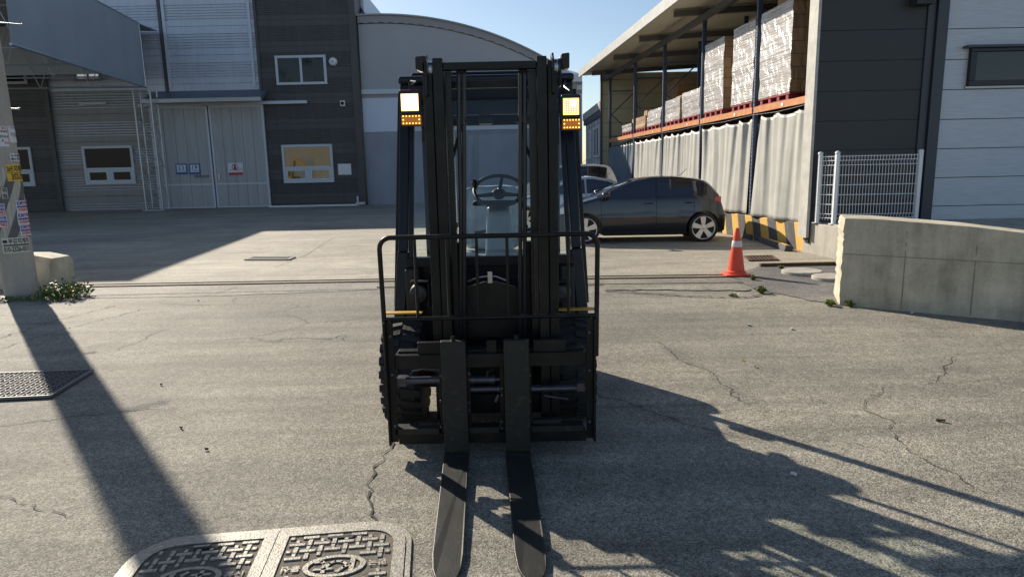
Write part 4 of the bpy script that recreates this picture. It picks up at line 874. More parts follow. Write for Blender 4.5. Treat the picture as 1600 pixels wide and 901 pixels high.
suv_top = [(-2.3, .6), (-2.25, .85), (-1.9, 1.0), (-1.2, 1.15), (-1.0, 1.2), (-.5, 1.55), (-.1, 1.78), (.5, 1.84), (1.4, 1.83), (1.95, 1.76), (2.15, 1.3), (2.25, 1.05), (2.3, .5)]
make_car('parked_van', 'white van with a long flat roof parked farthest back behind the silver sedan', (1.75, 25.0, 0.004), R(1), car_white, suv_top, half=.92, x0=-2.3, x1=2.3, front=-1.45, rear=1.4, ws=(-.98, -.2), rg=(1.98, 2.14), dlo=(-.8, 1.8), belt=1.15, wr=.34)

# ------------------------------------------------------------------ cone, manholes, grates, wheel stops
g = G(1153, 432); CN = thing('traffic_cone', 'orange red traffic cone with one white band standing at the edge of the concrete', 'cone', (g.x, g.y + .1, 0.01)); cx, cy, cz = g.x, g.y + .1, .01
m = MB(); s_ = .185; m.prism([(cx + s_ * a, cy + s_ * b, cz) for a, b in ((-1, -.8), (-.8, -1), (.8, -1), (1, -.8), (1, .8), (.8, 1), (-.8, 1), (-1, .8))], (0, 0, .03)); m.build('base', cone_red, CN, bevel=.008)
m = MB(); m.lathe([(.15, .03), (.145, .06), (.125, .075), (.075, .42), (.074, .44)], (cx, cy, cz), n=32); m.lathe([(.066, .50), (.028, .70), (.022, .705), (.018, .69)], (cx, cy, cz), n=32); m.build('cone_body', cone_red, CN, smooth=35)
MB().lathe([(.0745, .425), (.0765, .43), (.069, .51), (.066, .515)], (cx, cy, cz), n=32).build('white_band', refl, CN, smooth=30)
for (px, py, r_, lab) in ((1253, 428, .29, 'round grey concrete manhole lid in the dark patch by the wall, the whole one'), (1300, 437, .27, 'round grey concrete manhole lid half hidden by the wall end')):
    g = G(px, py); t = thing('manhole_cover', lab, 'manhole cover', (g.x, g.y, .01)); m = MB(); m.lathe([(r_, 0), (r_, .04), (r_ - .015, .05), (.01, .05)], (g.x, g.y, .01), n=40); m.build('lid', conc_l, t, smooth=30)
def grate(name, label, corners, nx, ny, z=.004, bw=.006, mat=galv, diamond=False):
    c = [Vector((p[0], p[1], 0)) for p in corners]; ctr = sum(c, Vector()) / 4
    t = thing(name, label, 'drain grate', (ctr.x, ctr.y, 0))
    MB().add([(p.x, p.y, z + .002) for p in c], [(0, 1, 2, 3)]).build('pit', dark_m, t)
    f = lambda u, v: c[0].lerp(c[1], u).lerp(c[3].lerp(c[2], u), v)
    m = MB(); zt_ = z + .014
    for i in range(4): m.bar((c[i].x, c[i].y, zt_), (c[(i + 1) % 4].x, c[(i + 1) % 4].y, zt_), bw * 3, .02)
    m.build('frame', mat, t); m = MB()
    for i in range(1, nx): a, b = f(i / nx, 0), f(i / nx, 1); m.bar((a.x, a.y, zt_ - .002), (b.x, b.y, zt_ - .002), bw, .016)
    for j in range(1, ny):
        a, b = f(0, j / ny), f(1, j / ny)
        if diamond:
            seg = nx * 1
            for i in range(seg):
                p, q2 = f(i / seg, (j + (.3 if i % 2 else -.3)) / ny), f((i + 1) / seg, (j + (-.3 if i % 2 else .3)) / ny); m.bar((p.x, p.y, zt_ - .004), (q2.x, q2.y, zt_ - .004), bw, .012)
        else: m.bar((a.x, a.y, zt_ - .004), (b.x, b.y, zt_ - .004), bw, .012)
    m.build('bars', mat, t); return t
gg = [G(146, 581), G(80, 622)]
grate('drain_grate', 'galvanised mesh drain grate crossed by the pole shadow at the left edge', [(-5.6, 5.28), (gg[0].x, gg[0].y), (gg[1].x, gg[1].y), (-5.4, 4.56)], 52, 10, bw=.0042, mat=M('grate_zinc', (.19, .19, .185), .6, .2), diamond=True)
a = G(390, 405); b = G(455, 405); grate('drain_grate', 'dark iron drain grate in the concrete left of the forklift', [(a.x, a.y + .2), (b.x, b.y + .2), (b.x, b.y - .2), (a.x, a.y - .2)], 14, 3, .004, .022, M('grate_dust', (.22, .20, .17), .8))
a = G(1163, 402); b = G(1210, 409); grate('drain_grate', 'dark iron drain grate just behind the traffic cone', [(a.x, a.y), (a.x + .5, a.y), (a.x + .38, a.y - .55), (a.x - .1, a.y - .55)], 8, 3, .006, .012, rust)
def wheel_stop(p, q2, label):
    p = Vector(p); q2 = Vector(q2); dd = (q2 - p).normalized(); nn = Vector((-dd.y, dd.x, 0)); prof = [(-.08, 0), (-.055, .11), (.055, .11), (.08, 0)]
    t = thing('wheel_stop', label, 'wheel stop', ((p.x + q2.x) / 2, (p.y + q2.y) / 2, .004)); N_ = 6; Ld = (q2 - p).length
    m = MB(); mm = [plas, kyel]
    for k in range(N_):
        a_ = p + dd * (Ld * k / N_); m.prism([(a_.x + nn.x * o, a_.y + nn.y * o, .004 + z) for o, z in prof], dd * (Ld / N_), k % 2 * 0)
    m.build('rubber_block', kblk, t, bevel=.008); MB().prism([(p.x + dd.x * .1 + nn.x * o, p.y + dd.y * .1 + nn.y * o, .115) for o in (-.03, .03)] + [(q2.x - dd.x * .1 + nn.x * o, q2.y - dd.y * .1 + nn.y * o, .115) for o in (.03, -.03)], (0, 0, .004)).build('yellow_strip', kyel, t)
a = G(1190, 378); b = G(1232, 393); wheel_stop((a.x, a.y, 0), (b.x, b.y, 0), 'black rubber wheel stop in front of the striped wall, nearest the plain concrete')
a = G(1145, 366); b = G(1178, 375); wheel_stop((a.x, a.y, 0), (b.x, b.y, 0), 'black rubber wheel stop just behind the tail of the dark hatchback')
a = G(1110, 362); b = G(1130, 364); wheel_stop((a.x, a.y, 0), (b.x, b.y, 0), 'black rubber wheel stop hidden mostly by the hatchback rear bumper')

# ------------------------------------------------------------------ weeds
def weeds(label, spots, n, h, cat='weeds', yellow=.2, spread=.12, seed=1, nm='weed_clump', leafs=(.02, .05), flowers=0):
    rnd = random.Random(seed); t = thing(nm, label, cat, (spots[0][0], spots[0][1], 0)); m = MB(); st = MB()
    for _ in range(n):
        sx_, sy_ = rnd.choice(spots); a = rnd.uniform(0, 6.28); r_ = spread * rnd.random() ** .6; H_ = h * (.4 + .6 * rnd.random()) * (1 - .5 * r_ / spread)
        b = Vector((sx_ + r_ * .3 * math.cos(a), sy_ + r_ * .3 * math.sin(a), 0.005)); e = Vector((sx_ + r_ * math.cos(a), sy_ + r_ * math.sin(a), H_)); st.tube([b, b.lerp(e, .5) + Vector((0, 0, H_ * .1)), e], .0025, 4)
        for k in range(5):
            tt = rnd.uniform(.25, 1); p = b.lerp(e, tt); s_ = rnd.uniform(*leafs); d1 = Vector((rnd.uniform(-1, 1), rnd.uniform(-1, 1), rnd.uniform(-.2, .9))).normalized(); d2 = d1.cross(Vector((rnd.uniform(-1, 1), rnd.uniform(-1, 1), 1))).normalized()
            m.add([p, p + d1 * s_ * .5 + d2 * s_ * .3, p + d1 * s_, p + d1 * s_ * .5 - d2 * s_ * .3], [(0, 1, 2, 3)], 1 if rnd.random() < yellow else 0)
    st.build('stems', leaf, t); m.build('leaves', [leaf, leaf2], t)
    if flowers:
        f = MB()
        for _ in range(flowers):
            sx_, sy_ = rnd.choice(spots); a = rnd.uniform(0, 6.28); r_ = spread * rnd.random(); c_ = Vector((sx_ + r_ * math.cos(a), sy_ + r_ * math.sin(a), h * rnd.uniform(.7, 1.1)))
            for k in range(6): an = k * 1.05; u = Vector((math.cos(an), math.sin(an), .3)) * .018; v_ = Vector((-math.sin(an), math.cos(an), 0)) * .007; f.add([c_, c_ + u * .6 + v_, c_ + u, c_ + u * .6 - v_], [(0, 1, 2, 3)])
        f.build('flowers', M('flower_yellow', (.75, .55, .02), .5), t)
    return t
wg = G(95, 466)
weeds('leafy green and yellow weeds at the right foot of the concrete pole', [(wg.x + dx, wg.y + dy) for dx in (-.18, -.03, .12, .26) for dy in (-.1, .15)], 200, .30, 'weeds', .16, .13, 2, leafs=(.025, .06), flowers=0)
w2_ = G(40, 470); weeds('low grass tufts in front of the concrete pole', [(w2_.x + dx, w2_.y) for dx in (-.5, -.2, .1, .4)], 90, .10, 'weeds', .2, .2, 3, leafs=(.02, .05))
for i, (px, py, n_, h_, s_, lab) in enumerate(((1177, 438, 26, .10, .05, 'green weed tuft at the right foot of the traffic cone'), (1190, 458, 50, .13, .09, 'green weed tuft in the crack below the cone'), (1297, 478, 34, .10, .07, 'small green weed at the corner of the concrete wall'), (1328, 479, 26, .09, .06, 'dark small weed at the foot of the concrete wall'), (1145, 463, 20, .04, .08, 'flat weed in the broken asphalt edge left of the tuft'), (1220, 420, 16, .07, .05, 'tiny weed beside the steel slab edge'), (1155, 368, 20, .28, .05, 'thin upright weed growing against a yellow stripe of the low wall'), (1176, 372, 20, .30, .06, 'upright weed growing against a black stripe of the low wall'))):
    g = G(px, py); weeds(lab, [(g.x, g.y)], n_, h_, 'weeds', .3, s_, 10 + i, leafs=(.015, .045))
# ------------------------------------------------------------------ utility pole with bills pasted on it
g = G(35, 462); dv = Vector((g.x, g.y, 0)).normalized(); PC = Vector((g.x, g.y, 0)) + dv * .205
dang = math.atan2(-PC.y, -PC.x)                      # direction from the pole to the viewer
PT = thing('utility_pole', 'tall round concrete utility pole covered with pasted bills', 'pole', (PC.x, PC.y, 0))
def prad(z): return .212 - z * .0075
m = MB(); m.lathe([(prad(z), z) for z in (0, .3, .8, 1.5, 2.5, 4, 6, 9, 12)], PC, n=48); m.build('shaft', polec, PT, smooth=40)
def pp_(a, z, off=0.0):
    """a: angle from the viewer's side in radians, positive towards the right of the picture"""
    an = dang + a; r_ = prad(z) + off; return Vector((PC.x + r_ * math.cos(an), PC.y + r_ * math.sin(an), z))
def cyl(px, py):
    d = ray(px, py); best = None
    z = 1.6
    for _ in range(6):
        r_ = prad(z); ox, oy = -PC.x, -PC.y; a = d.x ** 2 + d.y ** 2; b = 2 * (ox * d.x + oy * d.y); c_ = ox * ox + oy * oy - r_ * r_; D = max(0, b * b - 4 * a * c_); t = (-b - math.sqrt(D)) / (2 * a); p = EYE + d * t; z = p.z
    an = math.atan2(p.y - PC.y, p.x - PC.x) - dang
    while an > math.pi: an -= 2 * math.pi
    while an < -math.pi: an += 2 * math.pi
    return an, p.z
def patch(name, a0, a1, z0, z1, mat, off, parent=PT, skew=0.0):
    n = 14; vs = []; fs = []
    for i in range(n + 1):
        a = a0 + (a1 - a0) * i / n; s_ = skew * i / n; vs += [pp_(a, z0 + s_, off), pp_(a, z1 + s_, off)]
    for i in range(n): fs.append((2 * i, 2 * i + 2, 2 * i + 3, 2 * i + 1))
    return MB().add(vs, fs).build(name, mat, parent)
def pmap(a0, a1, z0, z1, off, skew=0.0): return lambda p: pp_(a0 + (a1 - a0) * p[0], z0 + (z1 - z0) * p[1] + skew * p[0], off)
# diagonal warning bands
bandd = M('band_dark', (.10, .10, .11), .6, var=.2, vs=9); bandl = M('band_light', (.42, .42, .40), .6, var=.15, vs=9)
zb0 = cyl(30, 371)[1]; zb1 = cyl(25, 262)[1]
vs = []; fs = []; n = 40; ns = 7
patch('warning_band', -math.pi, math.pi - .001, zb0, zb1, bandl, .002).name = 'warning_band'
m = MB(); hgt = zb1 - zb0
for k in range(-3, 4):
    for i in range(24):
        def P_(u, v):
            a = -1.9 + 3.8 * u; z = zb0 + hgt * (v + u * 2.1 + k * .62 - .55); return a, min(max(z, zb0 + .001), zb1 - .001)
        u0, u1 = i / 24, (i + 1) / 24; q4 = [P_(u0, 0), P_(u1, 0), P_(u1, .30), P_(u0, .30)]
        if q4[3][1] - q4[0][1] < .004 and q4[2][1] - q4[1][1] < .004: continue
        m.add([pp_(a, z, .004) for a, z in q4], [(0, 1, 2, 3)])
m.build('diagonal_stripes', bandd, PT)
cream = M('bill_cream', (.58, .57, .50), .6, var=.08, vs=20); byel = M('bill_yellow', (.66, .42, .03), .55, var=.1, vs=15); bwhite = M('bill_white', (.60, .61, .64), .6, var=.06, vs=20); bblue = M('bill_blue', (.05, .06, .30), .5); bred = M('bill_red', (.55, .03, .05), .5); bgrey = M('bill_ink_grey', (.30, .28, .28), .6)
def bill(label, px0, py0, px1, py1, base, off=.006, skew=0.0):
    a0, _ = cyl(px0, (py0 + py1) / 2); a1, _ = cyl(px1, (py0 + py1) / 2); xm_ = (px0 + px1) / 2; z1 = cyl(xm_, py0)[1]; z0 = cyl(xm_, py1)[1]
    c_ = pp_((a0 + a1) / 2, z0, off); t = thing('poster', label, 'poster', c_, None); patch('sheet', a0, a1, z0, z1, base, off, t, skew); return t, a0, a1, z0, z1, off, skew
def bt(B_, s_, u0, u1, v0, v1, mat):
    t, a0, a1, z0, z1, off, sk = B_; text(s_, 1, pmap(a0 + (a1 - a0) * u0, a0 + (a1 - a0) * u1, z0 + (z1 - z0) * v0, z0 + (z1 - z0) * v1, off + .002, sk * (u1 - u0)), mat, t, bold=.028)
def bs(B_, u0, u1, v0, v1, mat, nm='strip', e=.0012):
    t, a0, a1, z0, z1, off, sk = B_; patch(nm, a0 + (a1 - a0) * u0, a0 + (a1 - a0) * u1, z0 + (z1 - z0) * v0, z0 + (z1 - z0) * v1, mat, off + e, t)
B_ = bill('cream bill with black Korean lettering and a phone number, lowest on the pole', 4, 371, 46, 395, cream)
bt(B_, '부강지게차', .24, .97, .60, .95, ink); bt(B_, '010-2326-0315', .05, .97, .08, .42, ink); bs(B_, .04, .97, .45, .57, bandd); bs(B_, .04, .2, .66, .86, ink, 'truck_mark')
B_ = bill('yellow bill with a black phone number on the pole', 10, 257, 43.5, 283, byel)
bt(B_, '26년', .03, .28, .55, .93, ink); bt(B_, '지게차', .32, .97, .53, .95, ink); bt(B_, '353-292', .18, .98, .08, .44, ink); bs(B_, .02, .97, .47, .50, ink)
for i, (a, b, c_, d_, lab) in enumerate(((25, 313, 47, 332, 'white red and blue KM bill, topmost of three on the pole'), (27, 332, 49, 351, 'white red and blue KM bill, middle of three on the pole'), (31, 350, 52, 368, 'torn white red and blue KM bill, lowest of three on the pole'), (-8, 318, 8, 336, 'white bill ending in 7982, upper one at the left side of the pole'), (-6, 337, 12, 355, 'white bill ending in 7982, lower one at the left side of the pole'))):
    B_ = bill(lab, a, b, c_, d_, bwhite, .007 + .0006 * i); bs(B_, .04, .96, .42, .56, bblue)
    if i < 3: bt(B_, 'KM', .06, .36, .62, .95, bblue); bt(B_, '면책', .38, .68, .62, .95, bred); bt(B_, '반환', .70, .97, .62, .95, bblue); bt(B_, '010)564-7982', .08, .97, .06, .38, bred)
    else: bt(B_, '반환', .5, .97, .62, .95, bblue); bt(B_, '7982', .3, .97, .06, .38, bred)
B_ = bill('small framed warning notice with two red characters on the pole', 2, 292, 13, 312, bandl); bt(B_, '위', .2, .8, .54, .92, rust); bt(B_, '험', .2, .8, .08, .46, rust)
for u in ((0, .06, 0, 1), (.94, 1, 0, 1), (0, 1, 0, .04), (0, 1, .96, 1)): bs(B_, *u, rust, 'border')
B_ = bill('white letter sized notice with faint blue handwriting high on the pole', 13, 198, 35, 223, bwhite); bt(B_, '구인', .1, .9, .82, .96, bblue); bt(B_, '920', .15, .85, .35, .6, bgrey)
B_ = bill('narrow calendar like bill with small black and red print at the left of the pole', -6, 197, 12, 229, bwhite); bt(B_, '일자', .5, .9, .84, .97, bred); bt(B_, '01H1', .3, .95, .42, .56, ink); bt(B_, '043', .4, .95, .68, .8, ink); bt(B_, '6', .4, .55, .24, .36, ink); bt(B_, '주거', .6, .95, .1, .24, bred)
B_ = bill('small torn white bill with two lines of black lettering on the pole', 15, 240, 36, 252, bwhite, .008); bt(B_, '누수탐지', .05, .95, .52, .92, ink); bt(B_, '배수구청소', .05, .95, .08, .46, ink)
B_ = bill('tiny white label at the right edge of the pole above the yellow bill', 32, 226, 38, 236, cream, .009); bt(B_, '하', .2, .8, .2, .8, ink)
B_ = bill('pale blank scrap of paper pasted right of the torn bill', 34, 238, 40, 252, M('bill_pink', (.45, .42, .44), .6), .009)
B_ = bill('narrow cream scrap of a bill at the right edge of the pole', 51, 370, 57, 393, cream, .006); bt(B_, '차', .2, .8, .6, .9, ink); bt(B_, '15', .2, .8, .15, .45, ink)
# step bolts and the low block behind
for (px, py, L_) in ((13, 37, .28), (20, 170, .1)):
    a_, z_ = cyl(px, py); p0 = pp_(a_, z_, -.02); rt = Vector((math.sin(-dang), math.cos(dang), 0)); rt = Vector((-dv.y, dv.x, 0)) * -1
    m = MB(); m.tube([p0, p0 + rt * L_], .011, 8); m.lathe([(.02, 0), (.02, .015)], p0 + rt * L_, rt, 12); m.build('step_bolt', galv, PT)
def rough_block(x0, x1, y0, y1, h, name, mat, label, cat):
    rnd = random.Random(5); n = 10; vs = []; fs = []; prof = [(y0, 0), (y0 + .01, h * .5), (y0 + .04, h * .85), (y0 + .10, h), (y1 - .1, h), (y1, h * .8), (y1, 0)]
    for i in range(n + 1):
        x = x0 + (x1 - x0) * i / n; e = .9 if i in (0, n) else 1
        for y, z in prof: vs.append((x + rnd.uniform(-.02, .02), y + rnd.uniform(-.015, .015), z * e + (rnd.uniform(-.012, .012) if z else 0)))
    K_ = len(prof)
    for i in range(n):
        for j in range(K_): fs.append((i * K_ + j, i * K_ + (j + 1) % K_, (i + 1) * K_ + (j + 1) % K_, (i + 1) * K_ + j))
    fs += [tuple(range(K_)), tuple(n * K_ + j for j in range(K_))[::-1]]
    return tag(MB().add(vs, fs).build(name, mat, smooth=45), label, cat)
gb = G(113, 452)
rough_block(gb.x - 3.5, gb.x - .42, gb.y + .15, gb.y + .75, .50, 'concrete_block', conc, 'worn low concrete block standing behind the foot of the pole', 'block')

# ------------------------------------------------------------------ duct manhole with two patterned leaves
MHc = Vector((-1.045, 2.455, 0)); my = R(6.5); mu = Vector((math.cos(my), math.sin(my), 0)); mv = Vector((-math.sin(my), math.cos(my), 0))
def ml(u, v, z): p = MHc + mu * u + mv * v; return Vector((p.x, p.y, z))
MHt = thing('duct_cover', 'cast iron duct manhole with two patterned leaves sunk in the asphalt at the bottom edge', 'manhole cover', (MHc.x, MHc.y, 0))
def rrect(hw_, hh, r_, n=8, cu0=0, cv0=0, round_=(1, 1, 1, 1)):
    out = []
    for (sx_, sy_, a0), rd in zip(((1, 1, 0), (-1, 1, 90), (-1, -1, 180), (1, -1, 270)), round_):
        if not rd: out.append((cu0 + sx_ * hw_, cv0 + sy_ * hh)); continue
        for k in range(n + 1): a = R(a0 + 90 * k / n); out.append((cu0 + sx_ * (hw_ - r_) + r_ * math.cos(a), cv0 + sy_ * (hh - r_) + r_ * math.sin(a)))
    return out
HW, HH = .60, .345
def loop_ring(outer, inner, z0, z1, name, mat, par):
    n = len(outer); vs = [ml(*p, z1) for p in outer] + [ml(*p, z1) for p in inner] + [ml(*p, z0) for p in outer] + [ml(*p, z0) for p in inner]
    fs = []
    for i in range(n): j = (i + 1) % n; fs += [(i, j, n + j, n + i), (2 * n + i, 2 * n + j, j, i), (n + i, n + j, 3 * n + j, 3 * n + i)]
    return MB().add(vs, fs).build(name, mat, par)
loop_ring(rrect(HW, HH, .20), rrect(HW - .022, HH - .022, .18), 0, .011, 'outer_frame', iron, MHt)
vs = [ml(*p, .007) for p in rrect(HW - .02, HH - .02, .18)]; MB().add(vs, [tuple(range(len(vs)))]).build('seat_gap', iron_lo, MHt)
from itertools import product
def leaf_cover(u0, u1, flip, nm='cover_leaf'):
    """one leaf: solid rim, sunken floor, raised interlocking bars, oval emblem"""
    uc = (u0 + u1) / 2; hw_ = (u1 - u0) / 2; rd = (1, 0, 0, 1) if flip else (0, 1, 1, 0); hh = HH - .030; rim = .052
    def ring_pts(h_, v_, r_):
        out = []
        for (sx_, sy_, a0), r1 in zip(((1, 1, 0), (-1, 1, 90), (-1, -1, 180), (1, -1, 270)), rd):
            rr_ = r_ if r1 else .004
            for k in range(9): a = R(a0 + 90 * k / 8); out.append((uc + sx_ * (h_ - rr_) + rr_ * math.cos(a), sy_ * (v_ - rr_) + rr_ * math.sin(a)))
        return out
    lf = loop_ring(ring_pts(hw_, hh, .17), ring_pts(hw_ - rim, hh - rim, .12), .004, .016, nm, iron, MHt)
    vs = [ml(*p, .010) for p in ring_pts(hw_ - rim + .001, hh - rim + .001, .12)]; MB().add(vs, [tuple(range(len(vs)))]).build('floor_plate', iron_lo, lf)
    m = MB(); W2 = hw_ - rim - .012; V2 = hh - rim - .012; cell = .026
    nu = int(2 * W2 / cell); nv = int(2 * V2 / cell); cu_ = 2 * W2 / nu; cv_ = 2 * V2 / nv
    def inside(u, v):
        if (u / .135) ** 2 + (v / .085) ** 2 < 1.12: return False
        if abs(v) < .032 and abs(u) > .12: return False
        if rd[1] and u < -W2 + .09 and v > V2 - .09 and (u + W2 - .09) ** 2 + (v - V2 + .09) ** 2 > .0081: return False
        if rd[0] and u > W2 - .09 and v > V2 - .09 and (u - W2 + .09) ** 2 + (v - V2 + .09) ** 2 > .0081: return False
        return True
    def blockr(ua, ub, va, vb, z=.0165):
        c4 = [(ua, va), (ub, va), (ub, vb), (ua, vb)]
        if not all(inside(*c) for c in c4): return
        k = .0016; m.add([ml(uc + u, v, .010) for u, v in c4] + [ml(uc + u, v, z) for u, v in ((ua + k, va + k), (ub - k, va + k), (ub - k, vb - k), (ua + k, vb - k))], [(4, 5, 6, 7), (0, 1, 5, 4), (1, 2, 6, 5), (2, 3, 7, 6), (3, 0, 4, 7)])
    gp_ = .0055; T_ = [((0, 0), (3, 1)), ((1, 1), (2, 3))]
    # interlocking T shapes on a lattice (two orientations)
    for i in range(-2, nu // 4 + 3):
        for j in range(-2, nv // 2 + 2):
            bu = (i * 4 + (j % 2) * 2) * cu_ - W2; bv = j * 2 * cv_ - V2
            for (a, b), (c_, d_) in (((0, 0), (2.9, 1)), ((1, 1), (1.9, 2))):
                ua, ub, va, vb = bu + a * cu_ + gp_ / 2, bu + c_ * cu_ - gp_ / 2, bv + b * cv_ + (gp_ / 2 if b == 0 else -gp_ / 2), bv + d_ * cv_ - gp_ / 2
                if ua < -W2 or ub > W2 or va < -V2 or vb > V2:
                    ua = max(ua, -W2); ub = min(ub, W2); va = max(va, -V2); vb = min(vb, V2)
                    if ub - ua < .006 or vb - va < .006: continue
                blockr(ua, ub, va, vb)
            ua = bu + 3 * cu_ + gp_ / 2; ub = ua + cu_ - gp_; va = bv + gp_ / 2; vb = va + 2 * cv_ - gp_ * 1.5
            if ua >= -W2 and ub <= W2 and va >= -V2 and vb <= V2: blockr(ua, ub, va, vb)
    m.build('raised_pattern', iron, lf)
    n = 40; o1 = [(uc + .128 * math.cos(2 * math.pi * k / n), .078 * math.sin(2 * math.pi * k / n)) for k in range(n)]; i1 = [(uc + .106 * math.cos(2 * math.pi * k / n), .060 * math.sin(2 * math.pi * k / n)) for k in range(n)]
    loop_ring(o1, i1, .010, .017, 'oval_ring', iron, lf)
    sgn = -1 if flip else 1
    def tm(ca, cb, w, h): return lambda p: ml(uc + sgn * (ca + w * (p[0] - .5)), sgn * (cb + h * (p[1] - .5)), .0165)
    # two letter emblem: a k with its arm running into the cross stroke of a t
    em = MB()
    def stroke(pts, w):
        for (a, b), (c_, d_) in zip(pts[:-1], pts[1:]):
            L_ = math.hypot(c_ - a, d_ - b); nx_, ny_ = -(d_ - b) / L_ * w / 2, (c_ - a) / L_ * w / 2; ex, ey = (c_ - a) / L_ * w * .3, (d_ - b) / L_ * w * .3
            q4 = [(a + nx_ - ex, b + ny_ - ey), (a - nx_ - ex, b - ny_ - ey), (c_ - nx_ + ex, d_ - ny_ + ey), (c_ + nx_ + ex, d_ + ny_ + ey)]; em.prism([ml(uc + sgn * u, sgn * v, .0105) for u, v in q4], (0, 0, .006))
    stroke([(-.072, .044), (-.072, -.044)], .020); stroke([(-.064, -.004), (-.04, .012), (-.016, .042)], .015); stroke([(-.055, .0), (-.03, -.026), (.0, -.034), (.022, -.02), (.036, .016)], .013); stroke([(.008, .018), (.078, .018)], .013); stroke([(.042, .042), (.042, -.02), (.056, -.038), (.080, -.036)], .016)
    em.build('emblem', iron, lf)
    text('한국', 1, tm(-(W2 + .130) / 2, 0, W2 - .145, .044), iron, lf, bold=.03); text('통신', 1, tm((W2 + .130) / 2, 0, W2 - .145, .044), iron, lf, bold=.03)
    mm = MB(); p = [(-.06, V2 - .020), (.06, V2 - .020), (.05, V2 - .038), (-.05, V2 - .038)]; mm.add([ml(uc + u, v, .0172) for u, v in p], [(0, 1, 2, 3)]); mm.build('lifting_slot', dark_m, lf)
leaf_cover(-HW + .026, -.002, False); leaf_cover(.002, HW - .026, True)

# ------------------------------------------------------------------ forklift
XC = -.14
FK = thing('forklift', 'black masted forklift with a glazed cab and lit lamps standing in the yard', 'forklift', (XC, 4.6, 0))
def fp(px, py, Y): return PY(px, py, Y)
# forks
for (px0, px1) in ((693, 729.5), (790, 827)):
    x0 = fp(px0 - 1.5, 615, 3.52).x; x1 = fp(px1 + .5, 615, 3.52).x; sh_ = .045; zt_ = .695; Yf = 3.50
    m = MB(); m.prism([(x0, Yf, .03), (x0, Yf, zt_), (x0, Yf + .045, zt_), (x0, Yf + .045, 0.012), (x0, Yf + .02, .008), (x0, Yf - .05, .008), (x0, Yf - .05, .05), (x0, Yf - .015, .055)], (x1 - x0, 0, 0))
    Yt = 2.365; c_ = (x1 - x0) * .28; xm_ = (x0 + x1) / 2
    out = [(x0, Yf - .05), (x0 + .002, Yt + .18), (x0 + .010, Yt + .075), (x0 + .022, Yt + .03), (x0 + c_ * 1.0, Yt), (x1 - c_ * 1.0, Yt), (x1 - .022, Yt + .03), (x1 - .010, Yt + .075), (x1 - .002, Yt + .18), (x1, Yf - .05)]
    def zt2(y): return .018 + .032 * min(1, (y - Yt) / 1.0) ** .7
    n = len(out); out = [(a + sh_ * (Yf - .05 - b) / 1.08, b) for a, b in out]; vs = [(a, b, zt2(b)) for a, b in out] + [(a, b, .008) for a, b in out]; m.add(vs, [tuple(range(n)), tuple(range(n, 2 * n))[::-1]] + [(i, (i + 1) % n, n + (i + 1) % n, n + i) for i in range(n)])
    fo = m.build('fork', blk2, FK, bevel=.004)
    MB().box(x0 + .001, x1 - .001, Yf - .056, Yf - .0505, .016, .047).build('heel_edge', steel, fo)
    m = MB(); m.box(x0 + .01, x1 - .01, Yf - .004 + .05, Yf + .07, .54, .60); m.tube([(xm_, Yf + .02, zt_ - .01), (xm_, Yf + .02, zt_ + .025)], .012, 8); m.build('hook', blk, fo)
# carriage
CY_ = 3.58; xL, xR = fp(606, 620, CY_ - .02).x, fp(930, 620, CY_ - .02).x
cg = MB(); z_ = lambda py, Y=CY_: fp(770, py, Y).z
cg.box(xL + .05, xR - .05, CY_ - .02, CY_ + .05, z_(572), z_(551)); CGo = None
cg.box(xL + .05, xR - .05, CY_ - .02, CY_ + .05, z_(689), z_(673)); 
cg.box(fp(687, 600, CY_).x, fp(694, 600, CY_).x, CY_ - .01, CY_ + .04, z_(673), z_(572)); cg.box(fp(823, 600, CY_).x, fp(830, 600, CY_).x, CY_ - .01, CY_ + .04, z_(673), z_(572))
cg.box(fp(730, 600, CY_).x, fp(735, 600, CY_).x, CY_ - .0, CY_ + .04, z_(673), z_(572)); cg.box(fp(781, 600, CY_).x, fp(788, 600, CY_).x, CY_ - .0, CY_ + .04, z_(673), z_(572))
cgo = cg.build('carriage', blk, FK, bevel=.003)
m = MB(); m.box(xL, xL + .012, CY_ - .06, CY_ + .06, .09, .80); m.box(xL + .0121, xL + .05, CY_ - .03, CY_ - .018, .10, .80); m.build('side_plate', blk, cgo, bevel=.002)
m = MB(); m.box(xR - .012, xR, CY_ - .06, CY_ + .06, .09, .80); m.box(xR - .05, xR - .0121, CY_ - .03, CY_ - .018, .10, .80); m.build('side_plate', blk, cgo, bevel=.002)
m = MB(); hb = z_(547)
for a, b, zt2_ in ((652, 690, 533), (833, 884, 533), (760, 776, 532)): m.box(fp(a, 545, CY_).x, fp(b, 545, CY_).x, CY_ + .0, CY_ + .035, z_(552), z_(zt2_))
m.box(xL + .06, xR - .06, CY_ + .03, CY_ + .09, z_(556), z_(548)); m.build('top_lug', blk, cgo, bevel=.003)
m = MB(); ledge = z_(668)
for a, b in ((620, 687), (732, 780), (830, 911)): MB().box(fp(a, 668, CY_).x, fp(b, 668, CY_).x, CY_ - .03, CY_ + .05, z_(672.5), z_(664)).build('lower_ledge', blk2, cgo)
m.box(fp(654, 660, CY_).x, fp(687, 660, CY_).x, CY_ + .01, CY_ + .05, z_(664), z_(659)); m.box(fp(832, 660, CY_).x, fp(877, 660, CY_).x, CY_ + .01, CY_ + .05, z_(664), z_(658)); m.build('step_plate', blk2, cgo)
m = MB()
for px in (689, 827): 
    for py in (586, 626, 666): c0_ = fp(px, py, CY_ - .012); m.lathe([(.008, 0), (.008, .008), (.004, .01)], c0_, (0, -1, 0), 8)
for x in (xL + .032, xR - .032):
    for z in (.2, .5, .72): m.lathe([(.010, 0), (.010, .008), (.005, .011)], (x, CY_ - .03, z), (0, -1, 0), 8)
